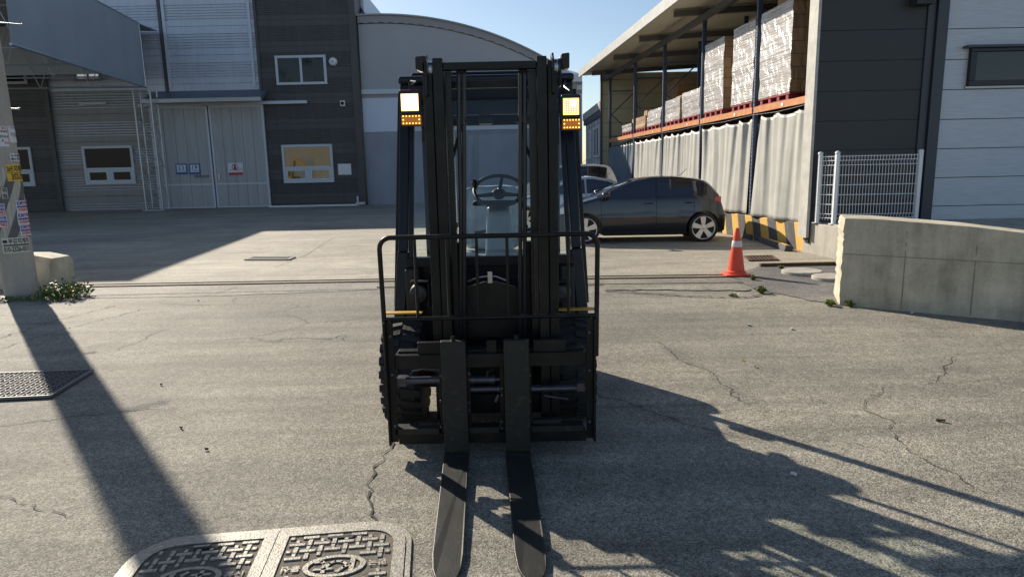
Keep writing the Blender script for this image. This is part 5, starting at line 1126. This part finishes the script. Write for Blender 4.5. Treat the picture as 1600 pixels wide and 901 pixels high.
for py in (583, 592, 628, 640): c0_ = fp(733, py, CY_ - .002); m.lathe([(.008, 0), (.008, .008)], c0_, (0, -1, 0), 8)
for py in (606, 616, 658, 668): c0_ = fp(784, py, CY_ - .002); m.lathe([(.008, 0), (.008, .008)], c0_, (0, -1, 0), 8)
m.build('bolts', rod_m, cgo)
def rod(a, b, py, r_, mat=rod_m, Y=CY_ + .04, nm='positioner_cylinder', r2=None, split=None):
    p = fp(a, py, Y); q2 = fp(b, py, Y); q2.z = p.z; m = MB(); m.tube([p, q2], r_, 14)
    if split: s1 = p.lerp(q2, split); m.tube([s1, q2 + Vector((.08, 0, 0))], r_ * .55, 12)
    for e in (p, q2): m.tube([e - Vector((.012, 0, 0)), e + Vector((.012, 0, 0))], r_ * 1.25, 14)
    m.build(nm, mat, cgo, smooth=40)
rod(636, 688, 594, .022); rod(737, 770, 593, .022, split=.9); rod(733, 780, 608, .018); rod(832, 902, 607, .018)
m = MB(); m.box(fp(620, 600, CY_).x, fp(634, 600, CY_).x, CY_ + .0, CY_ + .07, z_(601), z_(588)); m.box(fp(902, 600, CY_).x, fp(914, 600, CY_).x, CY_ + .0, CY_ + .07, z_(614), z_(602)); m.tube([fp(640, 588, CY_ + .03), fp(644, 580, CY_ + .03), fp(662, 577, CY_ + .03), fp(688, 579, CY_ + .03)], .006, 6); m.tube([fp(761, 590, CY_ + .03), fp(762, 580, CY_ + .03), fp(771, 576, CY_ + .05)], .007, 6); m.tube([fp(850, 618, CY_ + .05), fp(872, 621, CY_ + .05), fp(888, 623, CY_ + .05)], .006, 6); m.tube([fp(775, 627, CY_ + .05), fp(780, 616, CY_ + .05)], .012, 6); m.build('hydraulic_fittings', rod_m, cgo)
# load backrest
tp = z_(368, 3.57); bt_ = z_(495, 3.57); xl_, xr_ = xL - .002, xR + .012; m = MB(); r_ = .06
pts = [(xl_ + .006, 3.565, .58), (xl_, 3.565, tp - r_)] + [(xl_ + r_ - r_ * math.cos(R(a)), 3.565, tp - r_ + r_ * math.sin(R(a))) for a in (20, 40, 60, 80, 90)] + [(xr_ - r_ + r_ * math.sin(R(a)), 3.565, tp - r_ + r_ * math.cos(R(a))) for a in (0, 10, 30, 50, 70, 90)] + [(xr_ - .006, 3.565, .58)]
m.tube(pts, .0135, 12); m.tube([(xl_, 3.565, bt_), (xr_, 3.565, bt_)], .012, 10)
for px in (650, 700, 746, 793, 838, 888): x = fp(px, 430, 3.565).x; m.tube([(x, 3.565, bt_), (x, 3.565, tp)], .0085, 8)
m.build('load_backrest', blk, FK, smooth=40)
# mast rails
MY = 3.72
oL = (fp(668, 300, MY).x, fp(683.5, 300, MY).x, fp(699, 300, MY).x); oR = (fp(841, 300, MY).x, fp(856.5, 300, MY).x, fp(872, 300, MY).x)
zt1 = fp(770, 90, MY).z; 
def chan(m, xa_, xb_, y0, y1, z0, z1, open_left, tk=.014):
    m.box(xa_, xb_, y0, y0 + tk, z0, z1); m.box(xa_, xb_, y1 - tk, y1, z0, z1)
    if open_left: m.box(xb_ - tk, xb_, y0 + tk, y1 - tk, z0, z1)
    else: m.box(xa_, xa_ + tk, y0 + tk, y1 - tk, z0, z1)
m = MB(); chan(m, oL[0], oL[1] - .004, MY, MY + .15, .14, zt1 - .02, False); m.build('outer_rail', blk, FK, bevel=.003); m = MB(); chan(m, oR[1] + .004, oR[2], MY, MY + .15, .14, zt1 - .02, True); m.build('outer_rail', blk, FK, bevel=.003)
m = MB(); chan(m, oL[1] + .002, oL[2], MY - .02, MY + .12, .12, zt1 + .0, True); m.build('inner_rail', blk, FK, bevel=.003); m = MB(); chan(m, oR[0], oR[1] - .002, MY - .02, MY + .12, .12, zt1, False); m.build('inner_rail', blk, FK, bevel=.003)
m = MB(); xa_, xb_ = oL[2] + .001, oR[0] - .001
m.box(xa_, xb_, MY - .01, MY + .05, fp(770, 108.5, MY).z, fp(770, 96.5, MY).z); m.build('top_crossbeam', blk, FK, bevel=.004)
for b_ in ((oL[0], oR[2], MY + .155, MY + .20, fp(770, 137, MY + .16).z, fp(770, 126, MY + .16).z), (oL[0], oR[2], MY + .155, MY + .20, .62, .73), (xa_, xb_, MY + .10, MY + .14, .16, .28)): MB().box(*b_).build('rear_crossbeam', blk, FK, bevel=.003)
m = MB(); m.box(oL[1], oR[1], MY + .16, MY + .21, z_(525), z_(500)); m.build('mid_crossbeam', blk, FK)
m = MB(); m.prism([fp(x, y, MY + .14) for x, y in ((702, 465), (718, 466), (730, 448), (745, 444), (757, 440), (775, 440), (790, 444), (805, 448), (820, 466), (832, 465), (832, 490), (702, 490))], (0, .02, 0)); m.build('lower_tie_plate', blk, FK)
m = MB(); m.tube([fp(731, 440, MY + .12), fp(745, 434, MY + .12), fp(760, 432, MY + .12), fp(775, 432, MY + .12), fp(795, 440, MY + .12)], .006, 6); m.box(fp(762, 430, MY + .1).x, fp(769, 430, MY + .1).x, MY + .1, MY + .12, z_(442, MY + .1), z_(425, MY + .1)); m.build('tie_pipe', steel, FK)
# sheave housings and end brackets at the mast head
for sx_, (pa, pb), (ba, bb) in ((-1, (664, 680), (648, 664)), (1, (862, 877), (877, 890))):
    xa_, xb_ = fp(pa, 100, MY).x, fp(pb, 100, MY).x
    m = MB(); zc = fp(770, 100, MY).z; m.prism([(xa_, MY - .03, zc - .16), (xa_, MY - .03, zc + .02), (xa_, MY + .02, zc + .055), (xa_, MY + .10, zc + .055), (xa_, MY + .15, zc + .0), (xa_, MY + .15, zc - .20)], (.012, 0, 0)); m.prism([(xb_ - .012, MY - .01, zc - .12), (xb_ - .012, MY - .01, zc + .02), (xb_ - .012, MY + .10, zc + .03), (xb_ - .012, MY + .10, zc - .12)], (.012, 0, 0)); hs_ = m.build('sheave_plate', blk, FK, bevel=.003)
    MB().lathe([(.055, -.018), (.045, -.008), (.045, .008), (.055, .018)], ((xa_ + xb_) / 2, MY + .04, zc - .02), (1, 0, 0), 28).build('sheave', steel, hs_, smooth=30)
    m = MB(); x0, x1 = fp(ba, 95, MY).x, fp(bb, 95, MY).x; zc = fp(770, 95, MY).z; m.prism([(x0, MY + .0, zc - .035), (x0, MY + .0, zc + .03), (x1, MY + .0, zc + .035), (x1, MY + .0, zc - .045), ((x0 * .3 + x1 * .7) if sx_ < 0 else (x0 * .7 + x1 * .3), MY, zc - .05)], (0, .07, 0)); m.build('end_bracket', blk2, FK, bevel=.006)
# chains
def chain(px0, px1, pyt, pyb, Y):
    x0 = fp(px0, 300, Y).x; x1 = fp(px1, 300, Y).x; zb = fp(770, pyb, Y).z; zt2_ = fp(770, pyt, Y).z; m = MB(); z = zb; i = 0; w = x1 - x0
    while z < zt2_:
        for k in range(4):
            xx = x0 + w * (k + (.0 if i % 2 else .0)) / 4 + w * .02; dx_ = w * .13
            if (k + i) % 2 == 0: m.box(xx, xx + dx_ * 1.2, Y - .012, Y + .012, z, z + .030)
            else: m.box(xx, xx + dx_ * 1.2, Y - .009, Y + .009, z + .004, z + .024)
        m.tube([(x0, Y, z + .006), (x1, Y, z + .006)], .0045, 6); z += .019; i += 1
    m.box(x0 + .003, x1 - .003, Y - .008, Y + .008, zb, zt2_); m.build('lift_chain', chainm, FK)
chain(702, 712, 112, 535, MY + .06); chain(828, 841, 112, 535, MY + .06)
# lift cylinders and hoses
m = MB()
for px in (716, 824): x = fp(px, 300, MY + .2).x; m.tube([(x, MY + .14, .3), (x, MY + .14, 1.2)], .032, 16)
m.build('lift_cylinder', blk, FK, smooth=40)
hs_px = ((717, 720, 112, 500), (725, 725.5, 112, 500), (813, 813, 112, 500), (820, 820, 112, 500))
for a, b, t0, t1 in hs_px:
    m = MB(); Y = MY - .0 + .03; m.tube([fp(a, t0 + 2, Y), fp(a, 200, Y), fp(b, 300, Y), fp(b, t1, Y), fp(b, t1 + 25, Y + .06)], .0125, 10); m.build('hose', hose_m, FK, smooth=50)
m = MB(); m.tube([fp(722, 195, MY + .05), fp(716, 215, MY + .06), fp(708, 245, MY + .1)], .010, 8); m.build('hose_bend', hose_m, FK, smooth=50); m = MB(); m.tube([fp(815, 190, MY + .05), fp(820, 225, MY + .06), fp(830, 250, MY + .1)], .010, 8); m.build('hose_bend', hose_m, FK, smooth=50)
m = MB(); Y = MY + .02
for a, b in ((712, 730), (806, 828)): m.box(fp(a, 180, Y).x, fp(b, 180, Y).x, Y, Y + .03, fp(770, 192, Y).z, fp(770, 183, Y).z)
for a, b in ((714, 727), (811, 824)): m.tube([fp(a, 114, Y), fp((a + b) / 2, 109, Y), fp(b, 114, Y)], .012, 8)
m.build('hose_clamp', blk, FK)
# tilt cylinders, front axle and frame
for sg in (-1, 1): MB().tube([(XC + sg * .26, MY + .2, .42), (XC + sg * .26, 4.6, .55)], .04, 14).build('tilt_cylinder', blk, FK, smooth=40)
m = MB(); m.tube([(XC - .5, 4.2, .36), (XC + .5, 4.2, .36)], .085, 16); m.obox((XC, 4.2, .36), .32, .3, .3); m.build('front_axle', blk, FK, smooth=40)
m = MB(); m.box(XC - .46, XC + .46, 4.15, 5.3, .22, .5); m.box(XC - .50, XC + .50, 4.62, 5.2, .40, .62); m.build('chassis', plas, FK, bevel=.01)
# front wheels
def fwheel(cx, cy, r_, w, nm='wheel'):
    prof = [(r_ * .55, -w / 2), (r_ * .9, -w / 2), (r_ - .012, -w / 2 + .03), (r_ - .012, w / 2 - .03), (r_ * .9, w / 2), (r_ * .55, w / 2)]
    m = MB(); m.lathe(prof, (cx, cy, r_), (1, 0, 0), 48); n = 24
    for k in range(n):
        a = 2 * math.pi * k / n
        for sg in (-1, 1):
            aa = a + (math.pi / n if sg > 0 else 0); u = Vector((0, math.cos(aa), math.sin(aa))); v_ = Vector((0, -math.sin(aa), math.cos(aa))); c_ = Vector((cx, cy, r_))
            p0 = c_ + Vector((sg * w * .02, 0, 0)); p1 = c_ + Vector((sg * (w / 2 + .004), 0, 0))
            q4 = [p0 + u * (r_ - .02) - v_ * .022, p0 + u * (r_ - .02) + v_ * .016, p1 + u * (r_ - .04) + v_ * .048, p1 + u * (r_ - .04) + v_ * .0]; m.add(q4 + [q4[0] + u * .022, q4[1] + u * .022, q4[2] + u * .034, q4[3] + u * .034], [(0, 1, 2, 3), (4, 5, 6, 7), (0, 1, 5, 4), (1, 2, 6, 5), (2, 3, 7, 6), (3, 0, 4, 7)])
    w_ = m.build(nm, rubber, FK, smooth=30)
    for sg in (-1, 1): MB().lathe([(r_ * .56, w / 2 - .02), (r_ * .50, w / 2 - .01), (r_ * .46, w / 2 - .07), (.10, w / 2 - .06), (.09, w / 2 - .0), (.03, w / 2 + .005)], (cx, cy, r_), (sg, 0, 0), 28).build('rim', yel, w_, smooth=35)
wl = fp(608, 620, 4.15).x; wr_ = fp(924, 560, 4.15).x; fwheel(wl + .12, 4.2, .335, .235); fwheel(wr_ - .12, 4.2, .335, .235)
fwheel(XC - .40, 5.32, .25, .17); fwheel(XC + .40, 5.32, .25, .17)
# fenders and front panel
for sg in (-1, 1):
    xo = XC + sg * .655; xi = XC + sg * .37
    m = MB(); pr2 = [(3.80, .60), (3.82, .74), (4.55, .76), (4.62, .60), (4.58, .58), (4.5, .725), (3.86, .705), (3.83, .60)]
    x_a, x_b = sorted((xo, XC + sg * .42)); m.prism([(x_a, y, z - .015) for y, z in ((3.86, .70), (3.86, .735), (4.60, .75), (4.60, .715))], (x_b - x_a, 0, 0)); m = MB(); zf_ = fp(620, 490.5, 4.0).z; m.box(x_a, x_b, 4.0, 4.06, zf_ - .003, zf_ + .007); m.build('fender', yel, FK, bevel=.003)
    m = MB(); m.box(x_a, x_b, 4.55, 4.62, .45, .71); m.build('step', plas, FK)
m = MB(); xa_, xb_ = XC - .53, XC + .53
m.box(xa_, xb_, 4.30, 4.34, .50, 1.04); m.build('front_panel', navy, FK, bevel=.006)
m = MB(); m.box(XC - .17, XC - .02, 4.27, 4.295, .60, .76); m.box(XC + .0, XC + .15, 4.27, 4.295, .60, .76); m.build('axle_cover', M('worn_grey_cover', (.09, .10, .11), .5, var=.3, vs=9), FK, bevel=.01)
for sg in (-1, 1): MB().box(XC + sg * .50 - .045, XC + sg * .50 + .045, 4.18, 4.295, .60, 1.0).build('side_panel', plas, FK, bevel=.01)
# low front lamps beside the rails
for sg, px in ((-1, 656), (1, 877)):
    c_ = fp(px, 457, 4.05); t_ = MB(); t_.lathe([(.045, -.05), (.06, -.03), (.062, .0), (.055, .04), (.03, .06)], c_, (0, -1, 0), 20); o_ = t_.build('front_lamp', plas, FK, smooth=40)
    m = MB(); m.box(c_.x - .05, c_.x + .06, c_.y - .04, c_.y + .03, c_.z + .066, c_.z + .078); m.box(c_.x + sg * -.06 - .006, c_.x + sg * -.06 + .006, c_.y - .04, c_.y + .03, c_.z - .09, c_.z + .065); m.build('lamp_bracket', blk, o_, bevel=.003)
    MB().lathe([(.045, .061), (.05, .066), (.02, .072)], c_, (0, -1, 0), 16).build('lens', hose_m, o_)
# cab
Z0, Z1 = 1.04, 2.17; YB, YT, YR, YRb = 4.28, 4.48, 5.20, 5.20; hb_, ht_ = .545, .545
def pil(sg, wdt=.055):
    m = MB(); 
    m.bar((XC + sg * .60, 4.24, .66), (XC + sg * .565, YB + .02, Z0 + .06), .075, .06, (0, 1, 0)); m.bar((XC + sg * .565, YB + .02, Z0 + .06), (XC + sg * .530, YT, Z1), .062, .06, (0, 1, 0)); m.build('front_pillar', navy, FK, bevel=.008)
    m = MB(); m.bar((XC + sg * .515, YB, Z0), (XC + sg * .485, YT - .01, Z1 - .05), .03, .04, (0, 1, 0)); m.build('windscreen_frame', navy, FK, bevel=.004)
    m = MB(); m.bar((XC + sg * .645, 4.38, .72), (XC + sg * .585, YT + .12, Z1 - .03), .028, .028, (0, 1, 0)); m.build('grab_rail', blk, FK, bevel=.006)
    m = MB(); m.bar((XC + sg * .50, YRb, .75), (XC + sg * .50, YR, Z1), .055, .055, (0, 1, 0)); m.build('rear_pillar', navy, FK, bevel=.008)
pil(-1); pil(1)
m = MB(); m.box(XC - .545, XC + .545, YB - .03, YB + .04, 1.0, 1.065); m.build('windscreen_sill', navy, FK, bevel=.006)
m = MB(); m.box(XC - .545, XC + .545, YT - .03, YT + .06, Z1 - .10, Z1 + .0); m.build('windscreen_header', navy, FK, bevel=.006)
MB().box(XC - .49, XC + .49, YT + .005, YT + .03, fp(770, 179, YT).z, Z1 - .101).build('sun_visor', navy, FK)
m = MB(); m.prism([fp(x, y, YT - .06) for x, y in ((728, 127.5), (810, 127.5), (808, 134), (730, 134))], (0, .03, 0)); m.build('header_bar', M('worn_bar', (.16, .15, .13), .4, .4, var=.2, vs=12), FK, bevel=.003)
MB().add([(XC - .50, YB, Z0 + .02), (XC + .50, YB, Z0 + .02), (XC + .47, YT - .02, Z1 - .08), (XC - .47, YT - .02, Z1 - .08)], [(0, 1, 2, 3)]).build('windscreen', cabglass, FK)
m = MB(); m.box(XC - .52, XC + .52, YR - .03, YR + .03, Z1 - .10, Z1); m.build('rear_frame', navy, FK, bevel=.006)
m = MB(); m.box(XC - .57, XC + .57, YT - .05, YR + .12, Z1 + .002, Z1 + .055); m.box(XC - .50, XC + .50, YT + .05, YR, Z1 + .056, Z1 + .09); m.build('roof', navy, FK, bevel=.02)
m = MB(); m.prism([fp(x, y, YT + .04) for x, y in ((742, 134), (770, 134), (755, 160), (742, 162))], (0, .02, 0)); m.build('visor_bracket', navy, FK)
m = MB(); m.box(fp(748, 185, YT + .2).x, fp(769, 185, YT + .2).x, YT + .15, YT + .25, fp(770, 194, YT + .2).z, fp(770, 175, YT + .2).z); m.build('rear_view_box', navy, FK, bevel=.006)
m = MB(); m.box(XC - .50, XC + .50, YR - .10, YR - .04, 1.95, 2.06); m.build('rear_header', navy, FK)
m = MB(); m.tube([(XC - .28, 5.15, .9), (XC - .28, 5.15, 2.1)], .008, 6); m.build('heater_pipe', galv, FK)
# steering column, wheel, seat, levers
sc = fp(777, 287, 4.80)
m = MB(); tl = R(58); ctr = Vector((XC + .06, 4.66, 1.475)); ctr.x = sc.x + .01; u1 = Vector((1, 0, 0)); u2 = Vector((0, math.cos(R(32)), math.sin(R(32)))).normalized()
u2 = Vector((0, .80, .60)); pts = [ctr + (u1 * math.cos(a) + u2 * math.sin(a)) * .17 for a in [2 * math.pi * k / 36 for k in range(36)]]; m.tube(pts, .0135, 10, closed=True)
nn_ = u1.cross(u2).normalized()
for a in (R(200), R(340), R(80)): m.tube([ctr - nn_ * .03, ctr + (u1 * math.cos(a) + u2 * math.sin(a)) * .165], [.018, .010], 8)
m.lathe([(.045, -.045), (.05, -.02), (.03, -.01)], ctr, nn_, 16); sw = m.build('steering_wheel', plas, FK, smooth=50)
MB().lathe([(.014, 0), (.018, .03), (.022, .05), (.015, .065)], ctr + u1 * -.165 + u2 * .03, nn_, 12).build('spinner_knob', plas, sw, smooth=50)
m = MB(); w0 = [(-.085, 4.56, 1.33), (.085, 4.56, 1.33), (.085, 4.72, 1.38), (-.085, 4.72, 1.38)]; b0 = [(-.11, 4.42, .78), (.11, 4.42, .78), (.11, 4.62, .78), (-.11, 4.62, .78)]
m.add([(sc.x + .01 + x, y, z) for x, y, z in b0 + w0], [(3, 2, 1, 0), (4, 5, 6, 7), (0, 1, 5, 4), (1, 2, 6, 5), (2, 3, 7, 6), (3, 0, 4, 7)]); m.build('steering_column', column_m, FK, bevel=.03, seg=3)
m = MB(); m.box(sc.x - .17, sc.x + .13, 4.56, 4.70, 1.375, 1.41); m.build('dash_panel', plas, FK, bevel=.015); m = MB(); m.tube([(sc.x + .10, 4.59, 1.39), (sc.x + .16, 4.56, 1.41), (sc.x + .19, 4.54, 1.35)], .014, 8); m.tube([(sc.x - .08, 4.60, 1.2), (sc.x - .16, 4.56, 1.19)], .012, 8); m.build('control_stalk', plas, FK, smooth=50)
def cushion(name, x0, x1, y0, y1, z0, z1, rx, mat=film, seed=0):
    n = 10; vs = []; fs = []; rnd = random.Random(seed); mb = bmesh.new(); bmesh.ops.create_cube(mb, size=1.0); bmesh.ops.subdivide_edges(mb, edges=mb.edges, cuts=6, use_grid_fill=True)
    from mathutils import Euler
    E_ = Euler((rx, 0, 0)).to_matrix(); c_ = Vector(((x0 + x1) / 2, (y0 + y1) / 2, (z0 + z1) / 2)); s3 = Vector((x1 - x0, y1 - y0, z1 - z0))
    for v in mb.verts:
        p = v.co * 2; k = [abs(a) for a in p]; r3 = (k[0] ** 5 + k[1] ** 5 + k[2] ** 5) ** .2; p = p / max(r3, .01); q3 = Vector((p.x * s3.x / 2, p.y * s3.y / 2, p.z * s3.z / 2)); q3 += Vector((rnd.uniform(-.006, .006),) * 3); vs.append(c_ + E_ @ q3)
    fs = [tuple(v.index for v in f.verts) for f in mb.faces]; mb.free(); return MB().add(vs, fs).build(name, mat, FK, smooth=60)
cushion('seat_back', XC - .25, XC + .25, 5.00, 5.13, 1.02, 1.50, R(-8), seed=1); cushion('seat_cushion', XC - .26, XC + .26, 4.70, 5.12, .88, 1.02, 0, seed=2)
cushion('armrest', XC - .36, XC - .29, 4.75, 5.08, 1.12, 1.18, 0, plas); cushion('armrest', XC + .29, XC + .36, 4.75, 5.08, 1.12, 1.18, 0, plas)
m = MB()
for k in range(4): x = XC - .12 - k * .055 - .12; m.tube([(x, 4.50, .90), (x, 4.54, 1.22 - .02 * k)], .007, 6); m.lathe([(.01, 0), (.018, .02), (.018, .04), (.006, .055)], (x, 4.54, 1.22 - .02 * k), (0, 0, 1), 12)
m.build('control_lever', plas, FK, smooth=50)
m = MB(); m.box(XC - .53, XC + .53, 4.36, 4.75, .72, .75); m.build('floor_plate', plas, FK); 
cushion('plastic_bag_cover', XC - .40, XC - .20, 4.5, 4.62, 1.02, 1.10, 0, film, 5); cushion('plastic_bag_cover', XC + .24, XC + .42, 4.5, 4.64, 1.0, 1.10, 0, film, 6)
# hood, counterweight
m = MB(); m.prism([(XC - .46, 4.72, .45), (XC - .46, 4.72, .82), (XC - .46, 4.8, .85), (XC - .46, 5.3, .87), (XC - .46, 5.38, .84), (XC - .46, 5.38, .45)], (.92, 0, 0)); m.build('engine_hood', yel, FK, bevel=.02)
m = MB(); prof = []
out = []
for k in range(13): a = R(180 * k / 12); out.append((XC + .54 * math.cos(a), 5.42 + .34 * math.sin(a)))
vs = []; n = len(out)
m.prism([(x, y, .30) for x, y in [(XC + .54, 5.32)] + out + [(XC - .54, 5.32)]], (0, 0, .58)); m.build('counterweight', yel, FK, bevel=.03, seg=3)
for sg in (-1, 1):
    m = MB(); m.box(XC + sg * .45 - .05, XC + sg * .45 + .05, 5.18, 5.24, .95, 1.10); m.build('rear_lamp', amber, FK, bevel=.008)
# roof mounted front lamps with amber blinkers
def headlamp(px0, px1, pyt, pym, pyb, Y, lit, lab):
    x0, x1 = fp(px0, pyt, Y).x, fp(px1, pyt, Y).x; zt2_ = fp((px0 + px1) / 2, pyt, Y).z; zm = fp((px0 + px1) / 2, pym, Y).z; zb = fp((px0 + px1) / 2, pyb, Y).z; w = x1 - x0
    m = MB(); m.box(x0, x1, Y, Y + .07, zm, zt2_); hl = m.build('headlight', plas, FK, bevel=.012); hl['label'] = lab
    m = MB(); m.box(x0 + w * .02, x0 + w * .10, Y - .012, Y - .0005, zm + .004, zt2_ - .01); m.box(x1 - w * .10, x1 - w * .02, Y - .012, Y - .0005, zm + .004, zt2_ - .01); m.box(x0 + w * .10, x1 - w * .10, Y - .012, Y - .0005, zt2_ - .026, zt2_ - .01); m.box(x0 + w * .10, x1 - w * .10, Y - .012, Y - .0005, zm + .004, zm + .02); m.build('bezel', plas, hl)
    MB().box(x0 + w * .10, x1 - w * .10, Y - .0045, Y - .0005, zm + .020, zt2_ - .026).build('halo_ring', lamp_halo, hl)  # glowing orange ring paints the warm halo around the lamp
    if lit: MB().box(x0 + w * .14, x1 - w * .14, Y - .0055, Y - .001, zm + .026, zt2_ - .031).build('lens_edge', lamp_mid, hl)
    m = MB(); m.box(x0 + w * .19, x1 - w * .19, Y - .0065, Y - .001, zm + .034, zt2_ - .039); m.build('lens', lamp_on if lit else lamp_dim, hl)
    if not lit:
        m = MB(); h_ = zt2_ - zm - .05
        for k in range(1, 9): m.box(x0 + w * .13, x1 - w * .13, Y - .009, Y - .0065, zm + .022 + h_ * k / 9, zm + .024 + h_ * k / 9)
        for k in range(1, 6): xx = x0 + w * .12 + w * .76 * k / 6; m.box(xx, xx + .0015, Y - .0095, Y - .0065, zm + .024, zt2_ - .03)
        m.build('lens_ribs', M('lens_rib', (.35, .2, .12), .3), hl)
        MB().lathe([(.018, 0), (.012, .006), (.003, .008)], (x0 + w * .62, Y - .0095, (zt2_ + zm) / 2 + .02), (0, -1, 0), 16).build('bulb_glow', lamp_on, hl)
    else:
        MB().lathe([(.004, 0), (.003, .003)], (x0 + w * .5, Y - .007, (zt2_ + zm) / 2), (0, -1, 0), 8).build('lens_centre', plas, hl)
    m = MB(); m.box(x0 + w * .08, x1 - w * .02, Y - .003, Y + .05, zb, zm - .004); bl = m.build('blinker', amber, FK, bevel=.004)
    m = MB(); m.box(x0 + w * .04, x1, Y + .01, Y + .055, zb - .006, zm); m.build('blinker_housing', plas, bl)
    m = MB(); ww = w * .78; hh = zm - zb - .02
    for k in range(6):
        for v_ in (0, 1): m.lathe([(.0038, 0), (.002, .003)], (x0 + w * .16 + ww * k / 5 * .95, Y - .003, zb + .01 + hh * v_), (0, -1, 0), 8)
    for v_ in (0, 1): m.lathe([(.0038, 0), (.002, .003)], (x0 + w * .16 + ww * .95 * v_, Y - .003, zb + .01 + hh * .5), (0, -1, 0), 8)
    m.build('led_dots', amber_led, bl)
    sg = -1 if px0 < 770 else 1; xm_ = (x0 + x1) / 2
    m = MB(); m.tube([(xm_, Y + .03, zt2_), (xm_, Y + .03, zt2_ + .05)], .006, 8); m.tube([(xm_, Y + .03, zt2_ + .02), (xm_ - sg * .03, Y + .1, zt2_ + .055), (XC + sg * .52, YT, Z1 + .03)], [.006, .008, .009], 8); m.build('lamp_arm', blk, FK, smooth=40)
headlamp(622.5, 656.5, 140, 179, 195.5, 4.2, True, 'headlight glowing bright white and orange'); headlamp(876.5, 907.5, 147, 185, 202, 4.2, False, 'headlight with a dim pink orange lens')
m = MB()
m.box(XC - .44, XC - .38, YT - .10, YT - .03, 2.07, 2.13); m.build('work_lamp_mount', plas, FK, bevel=.01)

# ------------------------------------------------------------------ what stands, or is added, behind the viewer (seen in glass and shutting off low light)
HB = thing('beige_warehouse', 'beige panelled warehouse on the viewer side of the yard, seen only in window reflections', 'building', (-10, -24, 0))
m = MB(); m.box(-38, -19, -30, -24, 0, 7); m.build('wall', M('beige_panel', (.44, .42, .36), .6, var=.06, vs=1), HB); m = MB(); m.box(-38.3, -18.7, -30.3, -23.7, 7.002, 7.4); m.build('roof', awning_m, HB)
m = MB()
for i in range(3): m.box(-37 + i * 6, -34 + i * 6, -23.99, -23.95, .1, 4.2)
m.build('shutter', galv, HB)
def tree(x, y, h, r_, label, seed):
    rnd = random.Random(seed); t = thing('tree', label, 'tree', (x, y, 0)); m = MB(); m.tube([(x, y, 0), (x + .1, y, h * .3), (x, y + .1, h * .6), (x + .1, y, h * .85)], [.28, .2, .12, .04], 10)
    for k in range(7): a = rnd.uniform(0, 6.28); z = h * rnd.uniform(.3, .7); m.tube([(x, y, z), (x + math.cos(a) * r_ * .7, y + math.sin(a) * r_ * .7, z + h * .15)], [.08, .02], 6)
    m.build('trunk', rust, t); m = MB()
    cl = [(rnd.gauss(0, r_ * .45), rnd.gauss(0, r_ * .45), h * .62 + rnd.gauss(0, h * .16), rnd.uniform(.5, 1.1)) for _ in range(26)]
    for (a, b, c_, s_) in cl:
        for _ in range(60):
            p = Vector((x + a + rnd.gauss(0, s_ * .5), y + b + rnd.gauss(0, s_ * .5), c_ + rnd.gauss(0, s_ * .4))); d1 = Vector((rnd.uniform(-1, 1), rnd.uniform(-1, 1), rnd.uniform(-1, 1))).normalized() * .16; d2 = d1.cross(Vector((rnd.uniform(-1, 1), rnd.uniform(-1, 1), 1))).normalized() * .09; m.add([p - d1, p + d2, p + d1, p - d2], [(0, 1, 2, 3)])
    m.build('crown', leaf, t)
tree(-24, -36, 19, 4.5, 'tall leafy tree behind the beige warehouse, left one', 1); tree(-30, -35, 20, 5, 'leafy tree behind the beige warehouse, middle one', 2); tree(-36, -37, 19, 5, 'broad tree behind the beige warehouse, far left one', 3)

DKB = thing('reflection_darkener', 'long dark block added out of view to darken the left window reflections', 'building', (-56, -26, 0))  # unseen block added so the left windows mirror something dark
MB().box(-80, -39, -34, -26, 0, 9).build('wall', panel_dark, DKB); MB().box(-80.3, -38.8, -34.3, -25.7, 9.002, 9.4).build('roof', awning_m, DKB)  # body and top of the added block that darkens the reflections

# a small yellow digger that shows as a reflection in the lower window
ex, ey = -26.5, -9.0
DG = thing('excavator', 'small yellow excavator on the viewer side of the yard, seen only mirrored in glass', 'excavator', (ex, ey, 0))
for dx in (-.8, .8): MB().prism([(ex + dx - .2, ey - 1.3, .35), (ex + dx - .2, ey - 1.0, .02), (ex + dx - .2, ey + 1.0, .02), (ex + dx - .2, ey + 1.3, .35), (ex + dx - .2, ey + 1.1, .62), (ex + dx - .2, ey - 1.1, .62)], (.4, 0, 0)).build('track', rubber, DG, bevel=.04)
MB().box(ex - .9, ex + .9, ey - 1.1, ey + .9, .75, 1.6).build('body', yel, DG, bevel=.06); MB().box(ex - .85, ex + .05, ey - .3, ey + .95, 1.6, 2.7).build('cab', carglass, DG, bevel=.05)
MB().box(ex - .9, ex + .1, ey - .35, ey + 1.0, 2.705, 2.8).build('cab_roof', yel, DG); m = MB(); m.bar((ex + .4, ey + .8, 1.3), (ex + 1.4, ey + 2.2, 3.6), .25, .35); m.bar((ex + 1.4, ey + 2.2, 3.6), (ex + 3.2, ey + 3.0, 2.6), .22, .28); m.build('boom', yel, DG, bevel=.03)
MB().prism([(ex + 3.0, ey + 2.7, 2.7), (ex + 3.5, ey + 2.9, 2.5), (ex + 3.3, ey + 2.9, 1.9), (ex + 2.8, ey + 2.7, 2.1)], (0, .5, 0)).build('bucket', plas, DG)
